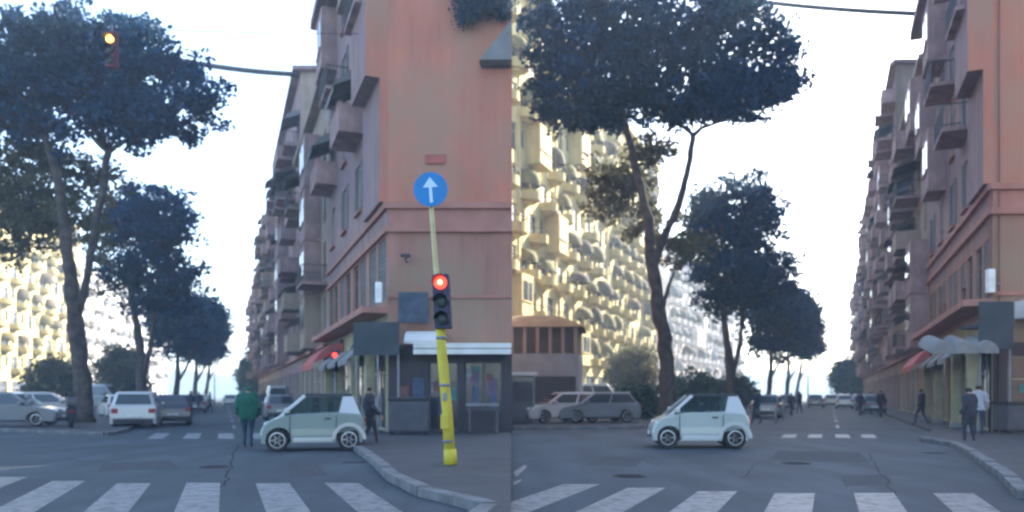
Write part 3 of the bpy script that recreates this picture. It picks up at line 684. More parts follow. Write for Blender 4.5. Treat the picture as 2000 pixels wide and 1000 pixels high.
# ---------- sunlit balcony blocks on the left of each street
def balcony_block(S, E, H, label, m, seed, bay=4.6, fl=3.2, cols=('awn_olive', 'awn_brown'), ground=4.4, pm='parapet_c', depth=14, kinds=('round',), nearpart=True):
    """S near... facade runs from the far end E to the near end S so that local +y faces the street"""
    random.seed(seed); S = Vector((S[0], S[1], 0)); E = Vector((E[0], E[1], 0))
    root = empty('balcony_building', S.to_tuple(), 0, label, 'building'); t = (S-E).normalized(); L = (S-E).length; fc = Facade(root, E, t)
    n = round(L/bay); bw = L/n; nf = int((H-ground)/fl); ops = []; g = []
    for i in range(n):
        g.append((i*bw+.6, (i+1)*bw-.6, .2, 3.4))
        for k in range(nf):
            x = i*bw; z = ground+k*fl
            o1 = .15 if k % 2 else bw*.46
            ops.append((x+o1+.2, x+o1+bw*.52-.35, z+.3, z+2.5)); o2 = bw*.66 if k % 2 else .3
            ops.append((x+o2+.1, x+o2+1.0, z+1.0, z+2.5))
    fc.put('wall', wallsheet(L, H, ops+g, m))
    for a, b, c, d in g:
        o = fc.put('shop_window', window_me(round(b-a, 2), round(d-c, 2), 'frame'), a, c); link('pane', pane_me(round(b-a, 2), round(d-c, 2)), o)
    for a, b, c, d in ops:
        o = fc.put('window', window_me(round(b-a, 2), round(d-c, 2), 'frame'), a, c); link('pane', pane_me(round(b-a, 2), round(d-c, 2)), o)
    for i in range(n):
        for k in range(nf):
            x = i*bw+random.uniform(-.12, .12); z = ground+k*fl; off = .15 if k % 2 else bw*.46; w_ = bw*random.choice((.46, .54, .60))
            w_ = round(w_, 2); 
            if random.random() < .10: continue
            knd = 'bay' if random.random() < .06 else random.choice(kinds); bo = fc.put('balcony', balcony_me(w_, 1.25, knd, pm), x+off-.15, z+.25)
            if knd == 'bay': continue
            if random.random() < .72:
                link('awning', dome_awning_me(w_+.1, random.choice((1.0, 1.25, 1.5)), random.choice((.9, 1.15, 1.45)), random.choice(cols)), bo, (-.05, 0, 1.45+random.uniform(-.2, .15)))
    for i in range(n+1): 
        if i % 2 == 0: strip(fc, 'pilaster', i*bw-.25 if i else .0, min(L, i*bw+.05), .1, H-.4, .12, m)
    strip(fc, 'eaves', 0, L, H-.35, H, .9, m)
    nrm = Vector((-fc.n.x, -fc.n.y, 0))*depth
    plain_sides(root, [(S.x, S.y), (S.x+nrm.x, S.y+nrm.y), (E.x+nrm.x, E.y+nrm.y), (E.x, E.y)], H, m)
    return root
balcony_block((-1.2, 57), (21.0, 112), 34, 'cream building with rows of rounded balconies and olive awnings, left side of the right street', 'cream', 31, depth=5)
balcony_block((26, 128), (58, 195), 27, 'whiter balcony building behind the second pine trunk of the right street', 'white_wall', 33, 4.4, 3.1, ('awn_brown', 'awn_grey'), pm='white_wall')
balcony_block((-67, 85), (-75, 132), 30, 'cream building with rounded balconies and olive awnings at the left edge of the photo', 'cream', 35)
balcony_block((-86, 152), (-99, 220), 27, 'whiter balcony building behind the near pine trunk of the left street', 'white_wall', 37, 4.4, 3.1, ('awn_brown', 'awn_grey'), pm='white_wall')
# low pavilion at B left
o = empty('pavilion', (3.2, 47, 0), 0, 'low grey pavilion with a brown domed roof left of the parked silver cars', 'pavilion')
bm = B(); fcp = [(-5.2, 0), (.85, 0), (1.6, 5), (-5, 5)]; prism(bm, fcp, 0, 4.0); link('lower_wall', mesh(bm, 'concrete'), o)
bm = B(); prism(bm, [(-5.2, .3), (.8, .3), (1.5, 4.8), (-5, 4.8)], 4.0, 5.6); link('upper_wall', mesh(bm, 'awn_brown'), o)
bm = B(); box(bm, 0, 2, 0, .1, 0, .2); bm.free()
for i in range(6):
    link('upper_pillar', boxme(-3.3+i*.78, -3.1+i*.78, -.05, .28, 4.0, 5.6, 'tan'), o)
bm = B(); rows = []
for j in range(5):
    s = 1-.22*j; rows.append([bm.verts.new((-1.4+x*s, 2.4+y*s, 5.6+.95*math.sin(PI/2*j/4))) for x, y in ((-3.9, -2.8), (2.6, -2.8), (3.3, 2.8), (-3.6, 2.8))])
for a, b in zip(rows, rows[1:]):
    for i in range(4): bm.faces.new((a[i], a[(i+1) % 4], b[(i+1) % 4], b[i]))
bm.faces.new(rows[-1]); bm.faces.new(rows[0][::-1]); link('roof', mesh(bm, mat('brown_roof', (.22, .14, .07), .9, .2, 1.5)), o)
link('dark_doorway', boxme(-3.3, .7, -.06, -.003, .1, 2.6, 'purple'), o)
# dark kiosk at x=1003..1052
o = empty('kiosk', (.05, 36.5, .12), 0, 'dark kiosk with a pale roof edge at the left edge of the right street', 'kiosk')
link('body', boxme(-2.2, 1.05, 0, 2.2, 0, 2.25, 'dark_p', .06), o); link('roof_edge', boxme(-2.35, 1.15, -.15, 2.3, 2.25, 2.42, 'awn_white', .04), o)
for x in (-1.3, -.2, .95): link('corner_post', boxme(x, x+.07, -.07, -.01, 0, 2.24, 'steel'), o)
link('serving_shutter', boxme(-.1, .9, -.03, -.002, .95, 2.0, 'bin'), o)
# ------------------------------------------------------------------ trees
def leaf_mesh(lobes, n_cl, per, leaf, mname, seed, shell=.45, clipx=None):
    """lobes: (centre, (rx, ry, rz)); clumps of small leaf faces spread in the crown volume"""
    r = np.random.default_rng(seed); vols = np.array([l[1][0]*l[1][1]*l[1][2] for l in lobes])**.75; pr = vols/vols.sum()
    idx = r.choice(len(lobes), n_cl, p=pr); C_ = np.array([l[0] for l in lobes])[idx]; Rr = np.array([l[1] for l in lobes])[idx]
    d = r.normal(size=(n_cl, 3)); d /= np.linalg.norm(d, axis=1)[:, None]; rad = (shell+(1-shell)*r.random(n_cl)**.6)
    # uneven outline: radius modulated by direction
    lump = 1+.16*np.sin(d[:, 0]*5+seed)*np.cos(d[:, 1]*4+seed*2)+.10*np.sin(d[:, 2]*9+d[:, 0]*7)+.04*r.normal(size=n_cl)
    cc = C_+d*Rr*(rad*lump)[:, None]
    cs = r.uniform(.45, 1.0, n_cl)*leaf*3.4
    N_ = n_cl*per; ci = np.repeat(np.arange(n_cl), per)
    q = r.normal(size=(N_, 3)); q /= np.linalg.norm(q, axis=1)[:, None]; q *= (r.random(N_)**.45)[:, None]; q[:, 2] *= .6
    p = cc[ci]+q*cs[ci][:, None]
    a = r.normal(size=(N_, 3)); a /= np.linalg.norm(a, axis=1)[:, None]; b = np.cross(a, r.normal(size=(N_, 3))); b /= np.linalg.norm(b, axis=1)[:, None]
    s = leaf*r.uniform(.6, 1.3, N_)[:, None]
    if clipx is not None: p[:, 0] = np.maximum(p[:, 0], clipx+np.abs(r.normal(size=N_))*.25)
    v = np.stack([p-a*s*.5, p+b*s*.32, p+a*s*.5, p-b*s*.32], 1).reshape(-1, 3)
    me = bpy.data.meshes.new('crown'); me.vertices.add(N_*4); me.vertices.foreach_set('co', v.astype(np.float32).ravel())
    me.loops.add(N_*4); me.loops.foreach_set('vertex_index', np.arange(N_*4, dtype=np.int32))
    me.polygons.add(N_); me.polygons.foreach_set('loop_start', np.arange(0, N_*4, 4, dtype=np.int32))
    me.update(calc_edges=True); me.validate(); me.materials.append(M[mname]); return me
def lerp_(a, b, t): return a+(b-a)*t
def pine(name, base, stems, lobes, label, seed, dens=1.0, leaf=.3, olive=None, group=None, cat='tree', leafm='leaf', twigs=True):
    """stems: list of (points world, radii); lobes: world centre and radii"""
    random.seed(seed); o = empty(name, tuple(base), 0, label, cat, group); bv = Vector(base); bm = B()
    for pts, rd in stems:
        q_, r_ = [], []
        for i_ in range(len(pts)-1):
            for j_ in range(4):
                t_ = j_/4; v_ = Vector(pts[i_]).lerp(Vector(pts[i_+1]), t_)-bv; rr_ = lerp_(rd[i_], rd[i_+1], t_)
                if i_+j_: v_ += Vector((random.uniform(-1, 1), random.uniform(-1, 1), 0))*rr_*.20
                q_.append(v_); r_.append(rr_*random.uniform(.88, 1.12))
        q_.append(Vector(pts[-1])-bv); r_.append(rd[-1]); r_[0] *= 1.25; tube(bm, q_, r_, 12)
    link('trunk', mesh(bm, 'bark'), o)
    # branches that fan into each lobe
    tips = [Vector(s[0][-1]) for s in stems]
    if twigs:
        for c, rr in lobes:
            c = Vector(c); st = min(tips, key=lambda q: (q-(c-Vector((0, 0, rr[2])))).length)
            for k in range(9):
                an = random.uniform(0, 2*PI); e_ = c+Vector((math.cos(an)*rr[0]*random.uniform(.3, .8), math.sin(an)*rr[1]*random.uniform(.3, .8), random.uniform(-.5, .4)*rr[2]))
                md = st.lerp(e_, .5)+Vector((0, 0, -.08*rr[0])); bm = B(); r0 = stems[0][1][-1]*.55
                tube(bm, [st-bv, md-bv, e_-bv], [r0, r0*.6, r0*.15], 5)
                for q2 in range(3):
                    f2 = md.lerp(e_, random.uniform(.1, .7)); tube(bm, [f2-bv, f2-bv+Vector((random.uniform(-1, 1)*rr[0]*.3, random.uniform(-1, 1)*rr[1]*.3, random.uniform(.0, .35)*rr[2]))], [r0*.35, r0*.1], 4)
                link('limb', mesh(bm, 'bark'), o)
    lb = [((Vector(c)-bv).to_tuple(), rr) for c, rr in lobes]
    area = sum(rr[0]*rr[2]+rr[0]*rr[1] for c, rr in lobes)
    link('crown', leaf_mesh(lb, int(area*5.9*dens), 46, leaf, leafm, seed, clipx=(.12-base[0]) if base[0] > 0 else None), o)
    if olive:
        lb = [((Vector(c)-bv).to_tuple(), rr) for c, rr in olive]; area = sum(rr[0]*rr[2]+rr[0]*rr[1] for c, rr in olive)
        link('low_foliage', leaf_mesh(lb, int(area*7*dens), 36, leaf*.9, 'leaf_o', seed+1, .1, clipx=(.12-base[0]) if base[0] > 0 else None), o)
    return o
def L3(px, py, Y, rx, ry_px, dy=None):   # lobe from pixel box
    k = Y/F; return (P(px, py, Y).to_tuple(), (rx*k, (dy or rx*.8)*k, ry_px*k))
# near pine, left street
Y = 37.5
def pp(l, Y, dy=0): return [P(a, b, Y+(c if (c := (q[2] if len(q) > 2 else 0)) else 0)).to_tuple() for q in l for a, b in ((q[0], q[1]),)]
st1 = [(pp([(166, 832), (160, 740), (150, 640), (143, 580), (132, 500), (124, 430), (110, 340), (85, 262)], Y), [.44, .38, .36, .33, .28, .24, .19, .15]),
       (pp([(147, 615), (168, 560), (180, 480), (190, 415), (200, 385), (207, 320), (212, 296)], Y), [.24, .2, .17, .16, .17, .16, .15]),
       (pp([(212, 298), (192, 280), (165, 250)], Y), [.12, .1, .07]), (pp([(212, 298), (228, 285), (262, 268)], Y), [.12, .1, .06]),
       (pp([(85, 264), (110, 240), (140, 225)], Y), [.12, .1, .06]), (pp([(147, 605), (160, 575), (166, 545)], Y), [.13, .09, .05])]
pine('umbrella_pine', P(166, 832, Y)-Vector((0, 0, P(166, 832, Y).z)), st1,
     [L3(60, 150, Y, 130, 120), L3(190, 160, Y, 130, 125), L3(300, 175, Y, 118, 112), L3(120, 110, Y, 120, 80), L3(230, 110, Y, 110, 75), L3(370, 165, Y, 60, 62), L3(20, 220, Y+2, 80, 80), L3(-70, 170, Y, 90, 110), L3(245, 225, Y, 90, 55)],
     'tall umbrella pine with a forked trunk nearest on the left street', 41, 1.05, .30,
     olive=[L3(60, 420, Y+4, 90, 70), L3(190, 350, Y+4, 60, 50), L3(20, 480, Y+4, 60, 40), L3(40, 400, Y+3, 75, 75), L3(110, 350, Y+3, 60, 70), L3(150, 430, Y+3, 60, 45), L3(5, 340, Y+3, 60, 60), L3(70, 290, Y+2, 70, 45)])
Y = 41.0
st = [(pp([(1303, 825), (1303, 740), (1298, 660), (1285, 590), (1272, 500), (1268, 430), (1245, 340), (1224, 255), (1216, 215)], Y), [.46, .42, .40, .35, .3, .25, .2, .16, .13]),
      (pp([(1275, 520), (1300, 455), (1318, 420), (1335, 370), (1348, 310), (1354, 262)], Y), [.24, .2, .2, .18, .17, .16]),
      (pp([(1354, 264), (1338, 250), (1315, 238)], Y), [.12, .1, .07]), (pp([(1354, 264), (1370, 250), (1400, 240)], Y), [.12, .1, .06]),
      (pp([(1292, 610), (1305, 560), (1318, 530)], Y), [.15, .1, .06])]
pine('umbrella_pine', P(1303, 825, Y)-Vector((0, 0, P(1303, 825, Y).z)), st,
     [L3(1160, 130, Y, 130, 125), L3(1300, 120, Y, 145, 130), L3(1430, 110, Y, 120, 125), L3(1505, 120, Y, 66, 88), L3(1110, 60, Y, 95, 90), L3(1300, 10, Y, 200, 80), L3(1130, 190, Y, 100, 70), L3(1460, 180, Y, 95, 60), L3(1330, 190, Y, 100, 50)],
     'huge umbrella pine with a forked trunk nearest on the right street', 43, 1.0, .31,
     olive=[L3(1215, 360, Y+3, 75, 65), L3(1255, 430, Y+3, 55, 40), L3(1330, 470, Y+2, 55, 60), L3(1270, 300, Y+2, 55, 45), L3(1185, 400, Y+4, 45, 50)])
Y = 56.0
st = [(pp([(278, 800), (277, 720), (270, 650), (258, 595)], Y), [.36, .32, .28, .2]), (pp([(279, 735), (296, 670), (303, 600)], Y), [.2, .16, .12])]
pine('umbrella_pine', P(278, 800, Y)-Vector((0, 0, P(278, 800, Y).z)), st,
     [L3(300, 430, Y, 80, 72), L3(340, 455, Y, 42, 62), L3(262, 420, Y, 55, 48), L3(290, 545, Y, 80, 66), L3(345, 560, Y, 55, 70)],
     'two storeyed pine behind the white car, second tree of the left street', 45, 1.1, .34,
     olive=[L3(215, 440, Y, 50, 50), L3(205, 520, Y, 30, 60)])
Y = 60.0
st = [(pp([(1428, 800), (1426, 720), (1418, 650), (1408, 585)], Y), [.38, .34, .28, .2]), (pp([(1430, 735), (1446, 670), (1452, 600)], Y), [.22, .18, .12])]
pine('umbrella_pine', P(1428, 800, Y)-Vector((0, 0, P(1428, 800, Y).z)), st,
     [L3(1430, 410, Y, 85, 72), L3(1488, 425, Y, 48, 62), L3(1420, 545, Y, 78, 62), L3(1480, 530, Y, 70, 80), L3(1395, 460, Y, 50, 70)],
     'two storeyed pine behind the small pale car, second tree of the right street', 47, 1.1, .36,
     olive=[L3(1360, 470, Y, 45, 55)])
for (px, py, tw, lobes, Y, lab, sd_) in (
    (342, 795, .3, [(345, 630, 52, 62), (330, 590, 45, 40)], 78, 'third pine of the left street, crown merging with the second', 51),
    (376, 790, .3, [(385, 640, 45, 60), (402, 620, 40, 38)], 96, 'fourth pine of the left street behind the third crown', 52),
    (398, 787, .3, [(412, 650, 38, 50), (395, 690, 40, 22)], 118, 'farthest pine of the left street with the rounded dark crown', 53),
    (1498, 795, .3, [(1505, 610, 58, 72), (1490, 560, 50, 50)], 82, 'third pine of the right street, crown merging with the second', 54),
    (1534, 790, .3, [(1540, 640, 50, 62), (1550, 600, 40, 35)], 102, 'fourth pine of the right street behind the third crown', 55),
    (1552, 787, .3, [(1568, 640, 38, 62), (1580, 675, 28, 25)], 124, 'farthest pine of the right street with the rounded dark crown', 56)):
    b = P(px, py, Y); b.z = 0; top = P(lobes[0][0], lobes[0][1]+lobes[0][3]*.6, Y)
    pine('umbrella_pine', b, [([b, b.lerp(top, .5)+Vector((.2, 0, 0)), top], [tw, tw*.8, tw*.5]), ([b.lerp(top, .35), b.lerp(top, .6)+Vector((1.0, 0, 0)), top+Vector((2, 0, 0))], [tw*.5, tw*.4, tw*.25])],
         [L3(a, c, Y, d, e_) for a, c, d, e_ in lobes], lab, sd_, 1.15, .5)
def shrub(name, px, py, Y, rx, h_, label, seed, m='leaf_g', leaf=.28, group=None, cat='shrub', dens=2.2):
    b = P(px, py, Y); b.z = 0; k = Y/F; c = (b.x, b.y, h_*.55)
    o = empty(name, b.to_tuple(), 0, label, cat, group); bm = B()
    for q in range(4): tube(bm, [(0, 0, 0), (random.uniform(-.4, .4)*rx*k, random.uniform(-.3, .3), h_*.55)], [.08, .03], 5)
    link('stem', mesh(bm, 'bark'), o)
    link('foliage', leaf_mesh([((0, 0, h_*.55), (rx*k, rx*k*.8, h_*.5)), ((rx*k*.3, 0, h_*.4), (rx*k*.7, rx*k*.7, h_*.36))], int(40*dens+rx*k*h_*7*dens), 36, leaf, m, seed, .2), o)
shrub('bush', 1242, 812, 44, 36, 2.0, 'dark green bush left of the near trunk on the right street', 61)
shrub('bush', 1350, 800, 66, 60, 3.2, 'green bush behind the small pale car', 62, leaf=.35)
shrub('bush', 105, 790, 62, 45, 4.3, 'greenish tree shaped bush behind the parked scooter', 63, 'leaf_o', .35)
shrub('bush', 235, 790, 75, 45, 6.0, 'brown green bush between the two trunks on the left street', 64, 'leaf_o', .4)
shrub('bush', 1235, 790, 75, 45, 6.0, 'brown green bush in front of the cream building on the right street', 65, 'leaf_o', .4)
shrub('street_tree', 495, 785, 150, 28, 9, 'bluish tree at the end of the left street beside the buildings', 66, 'leaf_g', .6, cat='tree')
shrub('street_tree', 535, 785, 135, 30, 7, 'bluish tree in front of the farthest left street building', 67, 'leaf_g', .6, cat='tree')
shrub('street_tree', 1655, 785, 150, 30, 8, 'bluish tree at the end of the right street beside the buildings', 68, 'leaf_g', .6, cat='tree')
shrub('street_tree', 1695, 785, 138, 30, 6.5, 'bluish tree in front of the farthest right street building', 69, 'leaf_g', .6, cat='tree')
shrub('bush', 1420, 795, 80, 60, 3.2, 'low green bush behind the second trunk of the right street', 70, leaf=.35)
# dark foliage overhanging the top of the orange wall
o = empty('hanging_plant', (-1.0, 27.6, 14.9), 0, 'dark plant hanging over the top right of the orange wall', 'plant')
link('foliage', leaf_mesh([((-.3, 0, .9), (.9, .3, .8)), ((.5, 0, .6), (.45, .25, .6)), ((-.7, 0, .3), (.3, .2, .4))], 130, 30, .14, 'leaf', 77, .1, clipx=None), o); link('flower_box', boxme(-1.3, .95, -.05, .38, 1.3, 1.6, 'bin'), o)
# ------------------------------------------------------------------ cable, signals, signs
def cable(label, pts, r):
    bm = B(); tube(bm, pts, r, 8); o = link('overhead_cable', mesh(bm, 'plastic')); tag(o, label, 'cable')
def sag(a, b, n=10, s=.25): a = Vector(a); b = Vector(b); return [a.lerp(b, i/n)-Vector((0, 0, 4*s*(i/n)*(1-i/n))) for i in range(n+1)]
cable('thick black cable from the left street pine to the tall brown building', sag(P(300, 108, 61), P(590, 146, 60.2)), .21)
cable('thick black cable crossing the sky above the right street', sag(P(1380, -12, 63), P(1800, 27, 50)), .17)
cable('thin wire carrying the amber signal over the left street', sag(P(-120, 40, 25), P(716, 66, 29.2), 14, .1), .012)
o = empty('hanging_signal', P(219, 62, 25.9).to_tuple(), 0, 'overhead traffic signal with its amber lamp lit in front of the pine', 'traffic light')
link('housing', boxme(-.17, .17, -.13, .13, -1.25, -.02, mat('dark_red_housing', (.10, .018, .03), .6), .03), o); link('hanger', boxme(-.02, .02, -.02, .02, -.02, .22, 'steel'), o)
def lens(me_m, r, parent, loc):
    bm = B(); lathe_y(bm, [(0, r), (-.03, r), (-.06, r*.6)], 18); return link('lamp', mesh(bm, me_m, True), parent, loc)
def visor(r, parent, loc):
    bm = B(); n = 10; a = [[bm.verts.new((rr*math.cos(PI*i/n), y, rr*math.sin(PI*i/n))) for i in range(n+1)] for y, rr in ((0, r), (-.2, r), (-.2, r+.012), (0, r+.012))]
    for p_, q_ in zip(a, a[1:]+a[:1]):
        for i in range(n): bm.faces.new((p_[i], p_[i+1], q_[i+1], q_[i]))
    link('visor', mesh(bm, 'signal'), parent, loc)
for z, mm in ((-.30, 'amberlamp'), (-.66, 'lens_off'), (-1.02, 'lens_off')): lens(mm, .13, o, (0, -.131, z)); visor(.145, o, (0, -.131, z))
# tilted yellow signal pole
Y = 15.0; pb = P(880, 920, Y); pb.z = .13; base = pb
sg = empty('signal_pole', base.to_tuple(), 0, 'leaning yellow traffic signal pole with red light and blue arrow sign', 'traffic light')
def rel(px, py, dy=0): return P(px, py, Y+dy)-base
bm = B(); tube(bm, [Vector((0, 0, 0)), rel(873, 800), rel(864, 700), rel(860, 640)], [.115, .105, .1, .09], 14); link('pole', mesh(bm, 'yellow'), sg)
bm = B(); tube(bm, [Vector((.0, 0, 0)), Vector((-.012, 0, .30))], [.135, .125], 14); link('pole_base', mesh(bm, 'yellow'), sg)
bm = B(); tube(bm, [rel(861, 650, .22), rel(852, 530, .2), rel(845, 440, .1), rel(840, 375, .06)], [.055, .055, .05, .045], 10); link('upper_pole', mesh(bm, 'palepole'), sg)
for px_, py_ in ((862, 660), (869, 752), (876, 862)):
    c_ = rel(px_, py_); bm = B(); tube(bm, [c_+Vector((0, 0, -.03)), c_+Vector((0, 0, .03))], .118 if py_ > 700 else .105, 14); link('clamp', mesh(bm, 'steel'), sg)
c_ = rel(870, 775); link('sticker', boxme(c_.x-.05, c_.x+.04, c_.y-.122, c_.y-.112, c_.z-.08, c_.z+.07, DC[2]), sg)
link('junction_box', boxme(c_.x-.08, c_.x+.08, c_.y-.20, c_.y-.10, c_.z-.62, c_.z-.34, 'yellow', .015), sg)
hs = empty('signal_head', rel(864, 590, -.05).to_tuple(), 0, parent=sg); hs.rotation_euler = (0, R(-3), R(-3))
link('housing', boxme(-.165, .165, -.12, .14, -.52, .53, 'signal', .03), hs)
for z, mm in ((.36, 'redlamp'), (.0, 'lens_off'), (-.34, 'lens_off')): lens(mm, .125, hs, (-.0, -.121, z)); visor(.14, hs, (0, -.121, z))
lens('redcore', .05, hs, (0, -.18, .36))
sn = empty('arrow_sign', rel(841, 370, -.03).to_tuple(), 0, parent=sg)
bm = B(); lathe_y(bm, [(.012, .335), (-.012, .335)], 40); link('disc', mesh(bm, 'signblue'), sn)
bm = B(); box(bm, -.03, .03, -.02, -.0135, -.26, .07)
bm.faces.new([bm.verts.new(p) for p in ((-.15, -.0155, .04), (.15, -.0155, .04), (0, -.0155, .24))]); link('arrow', mesh(bm, 'signarrow'), sn).rotation_euler = (0, R(-4), 0)
bm = B(); lathe_y(bm, [(.03, .30), (.0135, .30)], 30); link('backing', mesh(bm, 'signback'), sn)
rs = empty('red_wall_plaque', P(850, 312, 27.97).to_tuple(), 0, 'small faded red plaque on the orange wall above the blue sign', 'sign')
link('plate', boxme(-.36, .36, -.05, 0, -.15, .15, mat('faded_red', (.36, .10, .08), .7, .2, 4), .01), rs); link('frame_lip', boxme(-.38, .38, -.06, -.0, .151, .19, 'band'), rs)
# street signals down the streets
def far_signal(px, Yp, u, f, label, h_=3.0):
    b = f(u, Yp); o = empty('street_signal', (b.x, b.y, 0), 0, label, 'traffic light'); bm = B(); tube(bm, [(0, 0, 0), (0, 0, h_)], .06, 8); link('pole', mesh(bm, 'steel'), o)
    link('housing', boxme(-.17, .17, -.13, .13, h_-.1, h_+.85, 'signal', .03), o); lens('redlamp', .11, o, (0, -.131, h_+.62)); lens('lens_off', .11, o, (0, -.131, h_+.36)); lens('lens_off', .11, o, (0, -.131, h_+.1))
far_signal(0, 34, 4.95, uA, 'small traffic signal in front of the red awning on the left street', 2.6)
far_signal(0, 38, 5.2, uB, 'small traffic signal in front of the red awning on the right street', 2.9)
# bins and bench on the corner pavement
def bin_box(px, py, Y, w_, h_, label, m='bin'):
    b = P(px, py, Y); b.z = .13; o = empty('street_container', b.to_tuple(), R(3), label, 'container')
    link('body', boxme(-w_/2, w_/2, -.4, .4, .1, h_, m, .05), o); link('lid', boxme(-w_/2-.03, w_/2+.03, -.44, .44, h_, h_+.12, 'plastic', .04), o)
    for x in (-w_/2+.1, w_/2-.1): bm = B(); lathe_y(bm, [(-.03, .09), (.03, .09)], 12); link('wheel', mesh(bm, 'tyre'), o, (x, -.3, .09))
bin_box(800, 845, 26.4, 1.35, 1.15, 'dark grey rubbish container left of the yellow pole against the building')
bin_box(1975, 830, 27.2, .8, 1.0, 'dark container at the right edge below the purple shop')
o = empty('display_table', (-.95, 26.8, .13), 0, 'low grey counter table before the dark shop right of the yellow pole', 'table')
link('table_top', boxme(-.65, .5, -.25, .2, .95, 1.05, 'awn_grey', .02), o)
for x in (-.55, .38): link('leg', boxme(x, x+.08, -.2, .15, 0, .95, 'bin'), o)
# ------------------------------------------------------------------ vehicles
def wheel(parent, x, y, r, wd=.18, side=-1, spokes=5):
    bm = B(); s = side
    lathe_y(bm, [(wd/2, r*.7), (wd/2, r*.94), (wd/2-.025, r), (-wd/2+.025, r), (-wd/2, r*.94), (-wd/2, r*.7)], 24)
    wo = link('wheel', mesh(bm, 'tyre'), parent, (x, y, r))
    bm = B(); lathe_y(bm, [(s*(wd/2-.05), r*.69), (s*(wd/2+.004), r*.69), (s*(wd/2+.006), r*.60), (s*(wd/2-.03), r*.58)], 24, 0)
    for k in range(spokes):
        a = 2*PI*k/spokes; ca, sa = math.cos(a), math.sin(a); q = []
        for rr, hw in ((r*.1, r*.10), (r*.6, r*.07)):
            q += [(rr*ca-hw*sa, rr*sa+hw*ca), (rr*ca+hw*sa, rr*sa-hw*ca)]
        y1 = s*(wd/2+.0); y0 = s*(wd/2-.03); v = [bm.verts.new((q[i][0], yy, q[i][1])) for yy in (y0, y1) for i in (0, 1, 3, 2)]
        for f in ((0, 1, 2, 3), (7, 6, 5, 4), (0, 4, 5, 1), (1, 5, 6, 2), (2, 6, 7, 3), (3, 7, 4, 0)): bm.faces.new([v[i] for i in f])
    link('rim', mesh(bm, 'rim'), wo)
def side_outline(top, x0, x1, zb, wheels, r):
    """closed outline: bottom from rear to front with wheel arches then along the top points back"""
    pts = [];
    xs = sorted(wheels); cur = [(x0, zb)]
    for wx in xs:
        ra = r*1.16
        a0 = math.asin(max(-1, min(1, (zb-r)/ra)))
        for k in range(11): a = PI-a0+(2*a0-PI)*k/10; cur.append((wx+ra*math.cos(a), r+ra*math.sin(a)))
    cur.append((x1, zb)); return cur+top[::-1]
def body_me(out, W, m, tuck=.10):
    bm = B(); zc = sum(p[1] for p in out)/len(out); layers = []
    cx = sum(p[0] for p in out)/len(out); zmax = max(p[1] for p in out)
    for y, s, dz in ((-W/2, .955, .04), (-W/2+tuck*.35, .99, .01), (-W/2+tuck, 1, 0), (W/2-tuck, 1, 0), (W/2-tuck*.35, .99, .01), (W/2, .955, .04)):
        layers.append([bm.verts.new((cx+(x-cx)*s, y, z-dz*max(0, (z-.5))/.5)) for x, z in out])
    n = len(out)
    for a, b in zip(layers, layers[1:]):
        for i in range(n): f = bm.faces.new((a[i], a[(i+1) % n], b[(i+1) % n], b[i]))
    for lay in (layers[0], layers[-1]):
        f = bm.faces.new(lay); bmesh.ops.triangulate(bm, faces=[f])
    return mesh(bm, m)
def cabin_me(b0, b1, t0, t1, zb, zt, Wb, Wt, m):
    bm = B(); rings = []
    for x0, x1, z, W in ((b0, b1, zb, Wb), (b0+(t0-b0)*.9, b1+(t1-b1)*.9, zb+(zt-zb)*.88, Wb+(Wt-Wb)*.9), (t0+.02, t1-.02, zt-.02, Wt-.06), (t0+.14, t1-.14, zt, Wt-.3)):
        c = .1; rings.append([bm.verts.new(p) for p in ((x0, -W/2+c, z), (x0+c, -W/2, z), (x1-c, -W/2, z), (x1, -W/2+c, z), (x1, W/2-c, z), (x1-c, W/2, z), (x0+c, W/2, z), (x0, W/2-c, z))])
    for a, b in zip(rings, rings[1:]):
        for i in range(8): bm.faces.new((a[i], a[(i+1) % 8], b[(i+1) % 8], b[i])).smooth = False
    bm.faces.new(rings[-1]); bm.faces.new(rings[0][::-1]); return mesh(bm, m)
def quadpanel(pts, m, off=.012, th=.01):
    p = [Vector(q) for q in pts]; n = (p[1]-p[0]).cross(p[3]-p[0]).normalized(); bm = B()
    a = [bm.verts.new(q+n*(off-th)) for q in p]; b = [bm.verts.new(q+n*off) for q in p]
    bm.faces.new(a[::-1]); bm.faces.new(b)
    for i in range(4): bm.faces.new((a[i], a[(i+1) % 4], b[(i+1) % 4], b[i]))
    return mesh(bm, m)
def lerp(a, b, t): return a+(b-a)*t
